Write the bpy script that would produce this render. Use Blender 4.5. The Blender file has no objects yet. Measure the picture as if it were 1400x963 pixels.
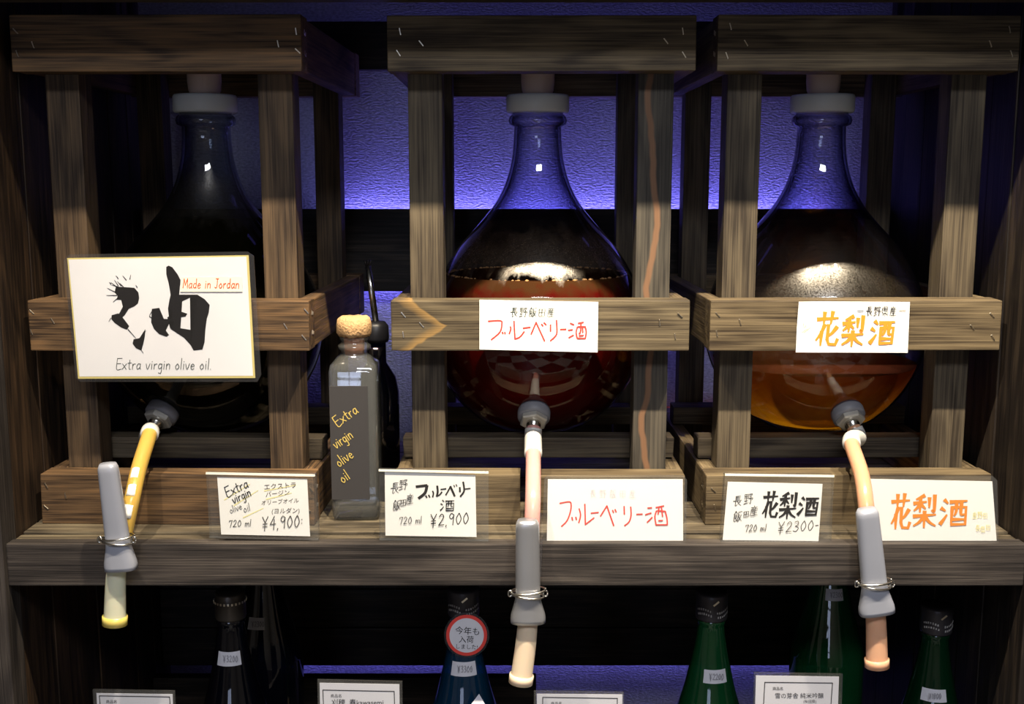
import bpy, bmesh, math, random
from mathutils import Vector, Matrix
random.seed(7)
S = bpy.context.scene
COL = S.collection
PI = math.pi

# ------------------------------------------------------------------ camera
F_PX, D_CAM, H_CAM, PITCH = 1500.0, 1.32, 0.42, math.radians(8.7)
cam_data = bpy.data.cameras.new('camera')
cam = bpy.data.objects.new('camera', cam_data); COL.objects.link(cam)
cam_data.sensor_width = 36.0
cam_data.lens = 36.0 * F_PX / 1400.0
cam_data.clip_start = 0.01
cam.location = (0, -D_CAM, H_CAM)
cam.rotation_euler = (PI/2 - PITCH, 0, 0)
S.camera = cam

# ------------------------------------------------------------------ world, light, exposure
S.view_settings.view_transform = 'Standard'
S.view_settings.look = 'None'
S.view_settings.gamma = 1.0
S.view_settings.exposure = 0.0
w = bpy.data.worlds.new('world'); S.world = w; w.use_nodes = True
w.node_tree.nodes['Background'].inputs[0].default_value = (0.55, 0.6, 0.8, 1)
w.node_tree.nodes['Background'].inputs[1].default_value = 0.10

def spot(name, loc, target, power, col, angle, size=0.02, blend=0.5):
    d = bpy.data.lights.new(name, 'SPOT'); d.energy = power; d.color = col
    d.spot_size = math.radians(angle); d.spot_blend = blend; d.shadow_soft_size = size
    o = bpy.data.objects.new(name, d); COL.objects.link(o); o.location = loc
    o.rotation_euler = (Vector(target) - Vector(loc)).to_track_quat('-Z', 'Y').to_euler()
    return o
def area(name, loc, rot, sx, sy, power, col):
    d = bpy.data.lights.new(name, 'AREA'); d.shape = 'RECTANGLE'; d.size = sx; d.size_y = sy
    d.energy = power; d.color = col
    o = bpy.data.objects.new(name, d); COL.objects.link(o); o.location = loc; o.rotation_euler = rot
    return o
WARM = (1.0, 0.86, 0.66)
spot('spot_lamp', (0.02, -0.57, 1.47), (0.06, 0.0, 0.12), 128, WARM, 62, 0.014)
spot('spot_lamp', (0.34, -0.57, 1.47), (0.30, 0.0, 0.05), 118, WARM, 56, 0.014)
spot('spot_lamp', (0.66, -0.57, 1.47), (0.56, 0.0, 0.05), 112, WARM, 50, 0.014)
spot('spot_lamp', (-0.46, -0.57, 1.47), (-0.40, 0.0, 0.12), 100, (1.0, 0.84, 0.63), 56, 0.014)
BLUE = (0.21, 0.18, 1.0)
area('led_light', (0.12, 0.4885, 0.352), (PI, 0, 0), 0.80, 0.016, 1.5, BLUE)
area('led_light', (0.05, 0.4885, 0.268), (0, 0, 0), 0.85, 0.016, 0.6, BLUE)
area('led_light', (0.05, 0.4885, -0.385), (0, 0, 0), 1.0, 0.012, 0.2, BLUE)
area('led_light', (0.15, 0.30, 0.80), (0, 0, 0), 0.8, 0.04, 0.05, BLUE)
area('ceiling_fill_light', (0.3, -2.6, 1.93), (0, 0, 0), 1.2, 0.6, 66, (0.9, 0.92, 1.0))  # unseen fill light, added to brighten the floor and the lower bay

# ------------------------------------------------------------------ photo rays
def ray(u, v):
    a = (u - 700.0) / F_PX; b = -(v - 481.5) / F_PX
    cp, sp = math.cos(PITCH), math.sin(PITCH)
    return Vector((a, cp + b*sp, -sp + b*cp))
CAMP = Vector((0, -D_CAM, H_CAM))
def at(u, v, y):
    d = ray(u, v); t = (y - CAMP.y) / d.y
    return CAMP + d*t

# ------------------------------------------------------------------ helpers
def lin(r, g, b):
    f = lambda c: (c/255.0)/12.92 if c/255.0 <= .04045 else ((c/255.0 + .055)/1.055)**2.4
    return (f(r), f(g), f(b), 1.0)
def link(name, bm_or_me, m, parent=None, smooth=False):
    if isinstance(bm_or_me, bmesh.types.BMesh):
        me = bpy.data.meshes.new(name); bm_or_me.to_mesh(me); bm_or_me.free()
    else: me = bm_or_me
    if m is not None and not me.materials: me.materials.append(m)
    if smooth:
        for p in me.polygons: p.use_smooth = True
    o = bpy.data.objects.new(name, me); COL.objects.link(o)
    if parent: o.parent = parent
    return o
def tag(o, label=None, cat=None, group=None, kind=None):
    if label: o['label'] = label
    if cat: o['category'] = cat
    if group: o['group'] = group
    if kind: o['kind'] = kind
    return o
def empty(name, loc=(0, 0, 0), rot=(0, 0, 0)):
    o = bpy.data.objects.new(name, None); COL.objects.link(o); o.location = loc; o.rotation_euler = rot
    o.empty_display_size = 0.02
    return o
def box_bm(sx, sy, sz, bev=0.0015, wob=0.0):
    bm = bmesh.new(); bmesh.ops.create_cube(bm, size=1)
    for vv in bm.verts:
        vv.co = Vector((vv.co.x*sx, vv.co.y*sy, vv.co.z*sz))
        if wob: vv.co += Vector([random.uniform(-wob, wob) for _ in range(3)])
    if bev: bmesh.ops.bevel(bm, geom=bm.edges[:], offset=bev, segments=2, affect='EDGES', profile=0.6)
    return bm
def board(name, lo, hi, m, parent=None, axis='x', bev=0.0015, wob=0.0):
    """a timber whose grain (local X) runs along the given axis"""
    c = [(a+b)/2 for a, b in zip(lo, hi)]; s = [abs(b-a) for a, b in zip(lo, hi)]
    if axis == 'x': bm = box_bm(s[0], s[1], s[2], bev, wob); rot = (0, 0, 0)
    elif axis == 'z': bm = box_bm(s[2], s[1], s[0], bev, wob); rot = (0, -PI/2, 0)
    else: bm = box_bm(s[1], s[0], s[2], bev, wob); rot = (0, 0, PI/2)
    o = link(name, bm, m, parent); o.location = c; o.rotation_euler = rot
    return o
def lathe(profile, seg=64, cap=False):
    bm = bmesh.new(); rings = []
    for r, z in profile:
        if r < 1e-5: rings.append([bm.verts.new((0, 0, z))])
        else: rings.append([bm.verts.new((r*math.cos(2*PI*k/seg), r*math.sin(2*PI*k/seg), z)) for k in range(seg)])
    for a, b in zip(rings, rings[1:]):
        for k in range(seg):
            k2 = (k+1) % seg
            if len(a) == 1 and len(b) == 1: continue
            if len(a) == 1: bm.faces.new((a[0], b[k2], b[k]))
            elif len(b) == 1: bm.faces.new((a[k], a[k2], b[0]))
            else: bm.faces.new((a[k], a[k2], b[k2], b[k]))
    bmesh.ops.recalc_face_normals(bm, faces=bm.faces[:])
    return bm
def spline(pts, n=8):
    """Catmull-Rom through tuples of any length"""
    out = []; P = [pts[0]] + list(pts) + [pts[-1]]
    for i in range(1, len(P)-2):
        for k in range(n):
            t = k/n; r = []
            for a, b, c, d in zip(P[i-1], P[i], P[i+1], P[i+2]):
                r.append(.5*((2*b) + (-a+c)*t + (2*a-5*b+4*c-d)*t*t + (-a+3*b-3*c+d)*t**3))
            out.append(tuple(r))
    out.append(tuple(pts[-1]))
    return out
def sweep(path, sect, seg=20, cap=True, xref=Vector((1, 0, 0)), p=2.0):
    """path: list of Vector; sect(i)->(half width along xref, half depth); superellipse power p"""
    bm = bmesh.new(); rings = []
    n = len(path)
    for i, c in enumerate(path):
        t = (path[min(i+1, n-1)] - path[max(i-1, 0)]).normalized()
        sx = (xref - t*xref.dot(t)).normalized(); sy = t.cross(sx)
        a, b = sect(i)
        rg = []
        for k in range(seg):
            th = 2*PI*k/seg; cc, ss = math.cos(th), math.sin(th)
            ex = math.copysign(abs(cc)**(2/p), cc); ey = math.copysign(abs(ss)**(2/p), ss)
            rg.append(bm.verts.new(c + sx*(a*ex) + sy*(b*ey)))
        rings.append(rg)
    for A, B in zip(rings, rings[1:]):
        for k in range(seg):
            bm.faces.new((A[k], A[(k+1) % seg], B[(k+1) % seg], B[k]))
    if cap:
        bm.faces.new(rings[0][::-1]); bm.faces.new(rings[-1])
    bmesh.ops.recalc_face_normals(bm, faces=bm.faces[:])
    return bm
def merge(dst, src, mat=None):
    me = bpy.data.meshes.new('tmp')
    if mat is not None: src.transform(mat)
    src.to_mesh(me); src.free(); dst.from_mesh(me); bpy.data.meshes.remove(me)

# ------------------------------------------------------------------ materials
def newmat(name):
    m = bpy.data.materials.new(name); m.use_nodes = True
    nt = m.node_tree; nt.nodes.clear()
    out = nt.nodes.new('ShaderNodeOutputMaterial')
    return m, nt, out
def N(nt, t, **kw):
    n = nt.nodes.new(t)
    for k, v in kw.items(): setattr(n, k, v)
    return n
def math_n(nt, op, a, b=None, clamp=False):
    n = N(nt, 'ShaderNodeMath', operation=op, use_clamp=clamp)
    for i, x in enumerate((a, b)):
        if x is None: continue
        if isinstance(x, (int, float)): n.inputs[i].default_value = x
        else: nt.links.new(x, n.inputs[i])
    return n.outputs[0]
def mixcol(nt, fac, a, b):
    n = N(nt, 'ShaderNodeMix', data_type='RGBA')
    for s, x in ((n.inputs[0], fac), (n.inputs[6], a), (n.inputs[7], b)):
        if isinstance(x, (int, float, tuple)): s.default_value = x
        else: nt.links.new(x, s)
    return n.outputs[2]
def simple(name, col, rough=0.5, metal=0.0, spec=0.35, noise=0.0, nscale=40, bump=0.0, coat=0.0):
    m, nt, out = newmat(name)
    b = N(nt, 'ShaderNodeBsdfPrincipled'); nt.links.new(b.outputs[0], out.inputs[0])
    b.inputs['Base Color'].default_value = col; b.inputs['Roughness'].default_value = rough
    b.inputs['Metallic'].default_value = metal; b.inputs['Specular IOR Level'].default_value = spec
    b.inputs['Coat Weight'].default_value = coat
    if noise or bump:
        tc = N(nt, 'ShaderNodeTexCoord'); ns = N(nt, 'ShaderNodeTexNoise')
        ns.inputs['Scale'].default_value = nscale; ns.inputs['Detail'].default_value = 4
        nt.links.new(tc.outputs['Object'], ns.inputs['Vector'])
        if noise:
            dk = tuple(c*(1-noise) for c in col[:3]) + (1,)
            nt.links.new(mixcol(nt, ns.outputs[0], dk, col), b.inputs['Base Color'])
        if bump:
            bp = N(nt, 'ShaderNodeBump'); bp.inputs['Strength'].default_value = bump; bp.inputs['Distance'].default_value = 0.002
            nt.links.new(ns.outputs[0], bp.inputs['Height']); nt.links.new(bp.outputs[0], b.inputs['Normal'])
    return m
def wood(name, dark, mid, light, rough=0.65, fine=1.0, fig=1.0, streak=None, patch=None, spec=0.3):
    """stained sawn timber, grain along local X"""
    dark, mid, light = [tuple(c*0.46 for c in q[:3]) + (1,) for q in (dark, mid, light)]
    m, nt, out = newmat(name); L = nt.links.new
    b = N(nt, 'ShaderNodeBsdfPrincipled'); L(b.outputs[0], out.inputs[0])
    tc = N(nt, 'ShaderNodeTexCoord'); oi = N(nt, 'ShaderNodeObjectInfo')
    add = N(nt, 'ShaderNodeVectorMath', operation='ADD'); mul = math_n(nt, 'MULTIPLY', oi.outputs['Random'], 37.0)
    cmb = N(nt, 'ShaderNodeCombineXYZ'); L(mul, cmb.inputs[0]); L(mul, cmb.inputs[1]); L(mul, cmb.inputs[2])
    L(tc.outputs['Object'], add.inputs[0]); L(cmb.outputs[0], add.inputs[1])
    # fibres
    mp = N(nt, 'ShaderNodeMapping'); mp.inputs['Scale'].default_value = (6, 330*fine, 330*fine); L(add.outputs[0], mp.inputs[0])
    n1 = N(nt, 'ShaderNodeTexNoise'); n1.inputs['Scale'].default_value = 1.0; n1.inputs['Detail'].default_value = 5; L(mp.outputs[0], n1.inputs[0])
    # growth rings: slow noise warps bands across the board
    mp2 = N(nt, 'ShaderNodeMapping'); mp2.inputs['Scale'].default_value = (3.0, 18, 18); L(add.outputs[0], mp2.inputs[0])
    n2 = N(nt, 'ShaderNodeTexNoise'); n2.inputs['Scale'].default_value = 1.0; n2.inputs['Detail'].default_value = 2; n2.inputs['Distortion'].default_value = 0.4; L(mp2.outputs[0], n2.inputs[0])
    rings = math_n(nt, 'SINE', math_n(nt, 'MULTIPLY', n2.outputs[0], 34.0*fig))
    rings = math_n(nt, 'ADD', math_n(nt, 'MULTIPLY', rings, 0.5), 0.5)
    # blotches of stain
    mp3 = N(nt, 'ShaderNodeMapping'); mp3.inputs['Scale'].default_value = (9, 26, 26); L(add.outputs[0], mp3.inputs[0])
    n3 = N(nt, 'ShaderNodeTexNoise'); n3.inputs['Scale'].default_value = 1.0; n3.inputs['Detail'].default_value = 3; L(mp3.outputs[0], n3.inputs[0])
    f = math_n(nt, 'ADD', math_n(nt, 'MULTIPLY', n1.outputs[0], 0.60), math_n(nt, 'MULTIPLY', rings, 0.13))
    f = math_n(nt, 'ADD', f, math_n(nt, 'MULTIPLY', n3.outputs[0], 0.38))
    mp4 = N(nt, 'ShaderNodeMapping'); mp4.inputs['Scale'].default_value = (14, 760*fine, 760*fine); L(add.outputs[0], mp4.inputs[0])
    n4 = N(nt, 'ShaderNodeTexNoise'); n4.inputs['Scale'].default_value = 1.0; n4.inputs['Detail'].default_value = 2; L(mp4.outputs[0], n4.inputs[0])
    f = math_n(nt, 'ADD', f, math_n(nt, 'MULTIPLY', math_n(nt, 'SUBTRACT', n4.outputs[0], 0.5), 0.42))
    rp = N(nt, 'ShaderNodeValToRGB'); L(f, rp.inputs[0])
    e = rp.color_ramp.elements; e[0].position = 0.40; e[0].color = dark; e[1].position = 0.74; e[1].color = light
    k = e.new(0.56); k.color = mid
    col = rp.outputs[0]
    if streak:
        off, wid, amp, sc = streak[:4]
        sp = N(nt, 'ShaderNodeSeparateXYZ'); L(tc.outputs['Object'], sp.inputs[0])
        q = N(nt, 'ShaderNodeTexNoise', noise_dimensions='1D'); q.inputs['Scale'].default_value = sc; q.inputs['Detail'].default_value = 3
        L(math_n(nt, 'ADD', sp.outputs[0], 3.7), q.inputs['W'])
        cen = math_n(nt, 'ADD', math_n(nt, 'MULTIPLY', math_n(nt, 'SUBTRACT', q.outputs[0], 0.5), amp), off)
        dd = math_n(nt, 'ABSOLUTE', math_n(nt, 'SUBTRACT', sp.outputs[2], cen))
        fac = math_n(nt, 'MULTIPLY', math_n(nt, 'SUBTRACT', wid, dd), 400.0, clamp=True)
        fac = math_n(nt, 'MULTIPLY', fac, 0.8)
        col = mixcol(nt, fac, col, streak[4])
    if patch:   # pale sapwood wedge at one end of a rail: |z| < (x - x0)*k
        x0, kk, pc = patch
        sp = N(nt, 'ShaderNodeSeparateXYZ'); L(tc.outputs['Object'], sp.inputs[0])
        nz = N(nt, 'ShaderNodeTexNoise'); nz.inputs['Scale'].default_value = 28; L(tc.outputs['Object'], nz.inputs[0])
        zz = math_n(nt, 'ABSOLUTE', math_n(nt, 'ADD', sp.outputs[2], math_n(nt, 'MULTIPLY', math_n(nt, 'SUBTRACT', nz.outputs[0], 0.5), 0.02)))
        dd = math_n(nt, 'ADD', sp.outputs[0], math_n(nt, 'MULTIPLY', zz, kk))     # chevron of sapwood pointing right
        up = math_n(nt, 'MULTIPLY', math_n(nt, 'SUBTRACT', x0, dd), 300.0, clamp=True)
        lo = math_n(nt, 'MULTIPLY', math_n(nt, 'SUBTRACT', dd, x0-0.020), 60.0, clamp=True)
        col = mixcol(nt, math_n(nt, 'MULTIPLY', math_n(nt, 'MULTIPLY', up, lo), 0.75), col, pc)
    L(col, b.inputs['Base Color'])
    b.inputs['Roughness'].default_value = rough; b.inputs['Specular IOR Level'].default_value = spec
    bp = N(nt, 'ShaderNodeBump'); bp.inputs['Strength'].default_value = 0.5; bp.inputs['Distance'].default_value = 0.0012
    L(f, bp.inputs['Height']); L(bp.outputs[0], b.inputs['Normal'])
    return m
def facing(nt):
    lw = N(nt, 'ShaderNodeLayerWeight'); lw.inputs[0].default_value = 0.5
    return lw.outputs['Facing']
def thinglass(name, tint=(0.93, 0.95, 0.96, 1), edge=(0.35, 0.38, 0.42, 1), base=0.06, rough=0.03, diff=0.0, fog=None, edgepow=2.5, gl=0.8, dcol=(0.8, 0.8, 0.8, 1)):
    """walls of thin clear glass: Schlick reflection over tinted transparency, longer path (darker) at grazing angles"""
    m, nt, out = newmat(name); L = nt.links.new
    fc = facing(nt)
    tcol = mixcol(nt, math_n(nt, 'POWER', fc, edgepow), tint, edge)
    tr = N(nt, 'ShaderNodeBsdfTransparent'); L(tcol, tr.inputs[0])
    g = N(nt, 'ShaderNodeBsdfGlossy'); g.inputs['Roughness'].default_value = rough
    fr = math_n(nt, 'ADD', math_n(nt, 'MULTIPLY', math_n(nt, 'POWER', fc, 4.0), gl), base, clamp=True)
    base_sh = tr.outputs[0]
    if diff:
        df = N(nt, 'ShaderNodeBsdfDiffuse'); df.inputs[0].default_value = dcol
        mx = N(nt, 'ShaderNodeMixShader'); mx.inputs[0].default_value = diff; L(base_sh, mx.inputs[1]); L(df.outputs[0], mx.inputs[2]); base_sh = mx.outputs[0]
    if fog:   # droplets and dried film on the inner wall between two heights
        z0, z1, amt, fcol = fog
        tc = N(nt, 'ShaderNodeTexCoord'); sp = N(nt, 'ShaderNodeSeparateXYZ'); L(tc.outputs['Object'], sp.inputs[0])
        ns = N(nt, 'ShaderNodeTexNoise'); ns.inputs['Scale'].default_value = 620; ns.inputs['Detail'].default_value = 5; L(tc.outputs['Object'], ns.inputs[0])
        mp = N(nt, 'ShaderNodeMapping'); mp.inputs['Scale'].default_value = (60, 60, 7); L(tc.outputs['Object'], mp.inputs[0])
        nb = N(nt, 'ShaderNodeTexNoise'); nb.inputs['Scale'].default_value = 1; nb.inputs['Detail'].default_value = 3; L(mp.outputs[0], nb.inputs[0])
        wz = math_n(nt, 'ADD', sp.outputs[2], math_n(nt, 'MULTIPLY', math_n(nt, 'SUBTRACT', nb.outputs[0], 0.5), 0.06))
        lo = math_n(nt, 'MULTIPLY', math_n(nt, 'SUBTRACT', wz, z0), 60.0, clamp=True)
        hi = math_n(nt, 'MULTIPLY', math_n(nt, 'SUBTRACT', z1, wz), 40.0, clamp=True)
        sk = math_n(nt, 'MULTIPLY', math_n(nt, 'SUBTRACT', ns.outputs[0], 0.30), 3.0, clamp=True)
        fac = math_n(nt, 'MULTIPLY', math_n(nt, 'MULTIPLY', lo, hi), math_n(nt, 'MULTIPLY', sk, amt))
        df = N(nt, 'ShaderNodeBsdfDiffuse'); df.inputs[0].default_value = fcol
        g2 = N(nt, 'ShaderNodeBsdfGlossy'); g2.inputs['Roughness'].default_value = 0.33; g2.inputs[0].default_value = (1, 0.95, 0.85, 1)
        m2 = N(nt, 'ShaderNodeMixShader'); m2.inputs[0].default_value = 0.6; L(df.outputs[0], m2.inputs[1]); L(g2.outputs[0], m2.inputs[2])
        mx = N(nt, 'ShaderNodeMixShader'); L(fac, mx.inputs[0]); L(base_sh, mx.inputs[1]); L(m2.outputs[0], mx.inputs[2]); base_sh = mx.outputs[0]
    mx = N(nt, 'ShaderNodeMixShader'); L(fr, mx.inputs[0]); L(base_sh, mx.inputs[1]); L(g.outputs[0], mx.inputs[2])
    L(mx.outputs[0], out.inputs[0])
    return m
def liquid(name, trans, body, amount=0.5, translucent=0.5, upper=None):
    """cloudy drink; upper = (z_low, z_high, colour, amount) where the sediment thins out"""
    m, nt, out = newmat(name); L = nt.links.new
    tr = N(nt, 'ShaderNodeBsdfTransparent'); tr.inputs[0].default_value = trans
    df = N(nt, 'ShaderNodeBsdfDiffuse'); df.inputs[0].default_value = body
    tl = N(nt, 'ShaderNodeBsdfTranslucent'); tl.inputs[0].default_value = body
    a = N(nt, 'ShaderNodeMixShader'); a.inputs[0].default_value = translucent; L(df.outputs[0], a.inputs[1]); L(tl.outputs[0], a.inputs[2])
    b = N(nt, 'ShaderNodeMixShader'); b.inputs[0].default_value = amount; L(tr.outputs[0], b.inputs[1]); L(a.outputs[0], b.inputs[2])
    if upper:
        z0, z1, c2, am2 = upper
        tc = N(nt, 'ShaderNodeTexCoord'); sp = N(nt, 'ShaderNodeSeparateXYZ'); L(tc.outputs['Object'], sp.inputs[0])
        ns = N(nt, 'ShaderNodeTexNoise'); ns.inputs['Scale'].default_value = 70; ns.inputs['Detail'].default_value = 5; L(tc.outputs['Object'], ns.inputs[0])
        zn = math_n(nt, 'ADD', sp.outputs[2], math_n(nt, 'MULTIPLY', math_n(nt, 'SUBTRACT', ns.outputs[0], 0.5), 0.045))
        f = math_n(nt, 'MULTIPLY', math_n(nt, 'SUBTRACT', zn, z0), 1.0/(z1-z0), clamp=True)
        col = mixcol(nt, f, body, c2); L(col, df.inputs[0]); L(col, tl.inputs[0])
        L(math_n(nt, 'ADD', math_n(nt, 'MULTIPLY', f, am2-amount), amount), b.inputs[0])
    L(b.outputs[0], out.inputs[0])
    return m
def emis(name, col, s):
    m, nt, out = newmat(name); e = N(nt, 'ShaderNodeEmission'); e.inputs[0].default_value = col; e.inputs[1].default_value = s
    nt.links.new(e.outputs[0], out.inputs[0]); return m

W_RAIL = wood('wood_rail', lin(74, 60, 42), lin(124, 107, 80), lin(158, 138, 104))
W_RAILR = wood('wood_rail_reddish', lin(72, 54, 38), lin(128, 100, 70), lin(165, 126, 84), fig=1.3)
W_RAILP = wood('wood_rail_sapwood', lin(74, 62, 46), lin(118, 104, 80), lin(148, 132, 102), patch=(-0.112, 1.5, lin(150, 118, 68)))
W_POST = wood('wood_post', lin(66, 56, 44), lin(104, 92, 74), lin(134, 120, 96))
W_POSTR = wood('wood_post_brown', lin(64, 50, 38), lin(108, 88, 66), lin(140, 114, 84))
W_POSTS = wood('wood_post_streaked', lin(60, 56, 50), lin(92, 86, 76), lin(116, 108, 94), streak=(0.003, 0.0048, 0.030, 7.0, lin(118, 86, 62)))
W_SHELF = wood('wood_shelf_plank', lin(70, 62, 50), lin(120, 108, 88), lin(160, 146, 118), fine=0.7)
W_FASC = wood('wood_fascia', lin(44, 40, 38), lin(78, 71, 67), lin(114, 105, 97), fine=1.3, fig=0.6)
W_DARK = wood('wood_dark_stain', lin(32, 26, 23), lin(50, 42, 37), lin(84, 72, 60), fine=0.5, rough=0.55)
W_SIDE = wood('wood_side_panel', lin(42, 31, 24), lin(70, 54, 40), lin(104, 80, 58), fine=0.5, rough=0.55)

def wallmat():
    m, nt, out = newmat('textured_wallpaper'); L = nt.links.new
    b = N(nt, 'ShaderNodeBsdfPrincipled'); L(b.outputs[0], out.inputs[0])
    b.inputs['Base Color'].default_value = lin(205, 205, 215); b.inputs['Roughness'].default_value = 0.7
    tc = N(nt, 'ShaderNodeTexCoord'); ns = N(nt, 'ShaderNodeTexNoise'); ns.inputs['Scale'].default_value = 300; ns.inputs['Detail'].default_value = 3
    mp = N(nt, 'ShaderNodeMapping'); mp.inputs['Scale'].default_value = (0.6, 1, 1.2)
    L(tc.outputs['Object'], mp.inputs[0]); L(mp.outputs[0], ns.inputs[0])
    L(mixcol(nt, ns.outputs[0], lin(120, 120, 135), lin(245, 245, 255)), b.inputs['Base Color'])
    bp = N(nt, 'ShaderNodeBump'); bp.inputs['Strength'].default_value = 1.0; bp.inputs['Distance'].default_value = 0.003
    L(ns.outputs[0], bp.inputs['Height']); L(bp.outputs[0], b.inputs['Normal'])
    return m
M_WALL = wallmat()
M_PAPER = simple('white_paper', lin(238, 236, 230), 0.7, noise=0.03, nscale=30)
M_PAPERG = simple('printed_card_paper', lin(205, 205, 212), 0.7)
M_INK = simple('black_ink', lin(16, 14, 16), 0.8, spec=0.1)
M_INKG = simple('grey_green_ink', lin(52, 62, 50), 0.7, spec=0.1)
M_INKP = simple('pencil_grey_ink', lin(66, 64, 60), 0.6, spec=0.1)
M_RED = simple('red_ink', lin(214, 66, 58), 0.5)
M_ORANGE = simple('orange_ink', lin(232, 138, 44), 0.5)
M_ORRED = simple('vermilion_ink', lin(214, 82, 40), 0.5)
M_PALEY = simple('pale_yellow_ink', lin(235, 225, 160), 0.6)
M_GOLD = simple('gold_ink', lin(196, 172, 92), 0.45)
M_GOLDB = simple('yellow_edge', lin(215, 198, 120), 0.5)
M_STICK = simple('cream_sticker', lin(240, 222, 200), 0.6)
M_STEEL = simple('steel', lin(200, 198, 192), 0.22, 1.0)
M_STAPLE = simple('staple_steel', lin(225, 215, 195), 0.3, 1.0)
M_NUT = simple('nickel_nut', lin(205, 202, 192), 0.35, 0.55, noise=0.1)
M_RUBBER = simple('grey_rubber', lin(120, 121, 127), 0.45)
M_SLEEVE = simple('white_sleeve', lin(205, 205, 200), 0.35, spec=0.6)
M_CLAMP = simple('grey_clamp_plastic', lin(158, 162, 174), 0.32, 0.15, noise=0.08, nscale=25)
M_STOP = simple('pinkish_rubber_stopper', lin(226, 196, 176), 0.5)
M_CAPD = simple('frosted_plastic_cap', lin(215, 218, 216), 0.35)
M_CORK = simple('cork', lin(214, 172, 122), 0.85, noise=0.6, nscale=320, bump=1.0)
M_CORKD = simple('cork_wet', lin(168, 98, 52), 0.7, noise=0.3, nscale=200)
M_BLKLAB = simple('black_label', lin(58, 56, 56), 0.55, noise=0.1)
M_ACRYL = thinglass('clear_acrylic', (0.93, 0.94, 0.95, 1), (0.7, 0.72, 0.75, 1), base=0.04, diff=0.025, dcol=(0.8, 0.8, 0.78, 1), gl=0.5)
M_LAMI = thinglass('laminate_film', (0.90, 0.91, 0.95, 1), (0.7, 0.72, 0.8, 1), base=0.035, rough=0.12, diff=0.015)
M_GLASS = thinglass('bottle_glass_clear', (0.93, 0.94, 0.95, 1), (0.30, 0.33, 0.35, 1), base=0.14, edgepow=2.0, diff=0.05, dcol=(0.9, 0.93, 0.88, 1))
M_TAPE = simple('white_foil_tape', lin(240, 240, 235), 0.3)
M_SCREW = simple('black_cap_metal', lin(62, 59, 62), 0.35, 0.4)
M_SCREWG = simple('grey_cap_metal', lin(78, 72, 66), 0.35, 0.6)

# ------------------------------------------------------------------ setting
def struct(o, kind='structure'): o['kind'] = kind; return o
XL, XR, YB, YF = -0.598, 0.607, 0.50, -0.074
struct(board('wall_back', (-0.75, YB, -0.62), (0.75, YB+0.02, 0.95), M_WALL, bev=0))
# upper dark board and the two dark board bands that hide the led strips
struct(board('trim_1', (XL+.001, 0.455, 0.268-0.02), (XR-.001, 0.475, 0.3805), W_DARK))
t2 = struct(empty('trim_2', (0, 0.465, 0)))
zz = [-0.396, -0.327, -0.258, -0.189, -0.12, -0.052]
for a, b in zip(zz, zz[1:]):
    board('plank', (XL+.001, -0.01, a+0.001), (XR-.001, 0.01, b-0.001), W_DARK, t2)
struct(board('trim_3', (XL+.001, 0.455, 0.598), (XR-.001, 0.475, 0.672), W_DARK))
struct(board('trim_4', (XL+.001, 0.400, -0.51), (0.040, 0.42, -0.392), W_DARK))
M_OR = simple('orange_painted_wood', lin(196, 84, 44), 0.5)
struct(board('trim_5', (-0.05, 0.475, 0.028), (0.50, 0.499, 0.049), M_OR))
# side panels of vertical planks
for nm, x0, sgn, m in (('wall_left', XL, -1, W_SIDE), ('wall_right', XR, 1, W_SIDE)):
    e = struct(empty(nm, (x0, 0, 0)))
    ys = [YF+0.030, 0.045, 0.125, 0.19, 0.275, 0.34, 0.42, YB]
    if sgn > 0: ys = [YF+0.030, 0.03, 0.10, 0.185, 0.25, 0.33, 0.41, YB]
    for k, (a, b) in enumerate(zip(ys, ys[1:])):
        d = random.uniform(0, 0.002)
        board('plank', (sgn*d if sgn > 0 else -0.022-d, a+0.0012, -0.60), (0.022+d if sgn > 0 else -d, b-0.0012, 0.90), W_DARK if sgn > 0 else m, e, axis='z')
    board('upright', (0 if sgn > 0 else -0.14, YF-0.008, -0.62), (0.14 if sgn > 0 else 0, YF+0.029, 0.9), W_FASC if sgn < 0 else W_DARK, e, axis='z')
# shelf: planks, a gap, a front batten and the fascia
sh = struct(empty('shelf', (0, 0, 0)))
board('fascia_board', (XL-0.0, YF, -0.052), (XR+0.001, YF+0.020, 0.0), W_FASC, sh, bev=0.002)
board('batten', (XL+.001, YF+0.0215, -0.022), (XR-.001, YF+0.040, -0.0015), W_SHELF, sh)
ys = [YF+0.0435, 0.012, 0.075, 0.15, 0.225, 0.30, 0.375, 0.453]
for a, b in zip(ys, ys[1:]):
    board('plank', (XL+.001, a+0.0015, -0.022), (XR-.001, b-0.0015, 0.0), W_SHELF, sh)
struct(board('trim_6', (XL+.001, YF+0.021, -0.05), (XR-.001, YB-.03, -0.024), W_DARK))
# header above, lower shelf, its front ledge
struct(board('trim_7', (XL-0.14, -0.090, 0.618), (XR+0.14, -0.065, 0.90), W_DARK, bev=0.002))
struct(board('ceiling_2', (XL-0.14, -0.064, 0.86), (XR+0.14, YB, 0.88), W_DARK))
lw = struct(empty('shelf_lower', (0, 0, -0.51)))
for k in range(7):
    board('plank', (XL+.001, YF+.03+0.077*k, -0.02), (XR-.001, YF+.03+0.077*k+0.0755, 0.0), W_SHELF, lw)
struct(board('trim_8', (XL+.001, YF+0.002, -0.62), (XR-.001, YF+0.027, -0.350), W_FASC))
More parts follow.
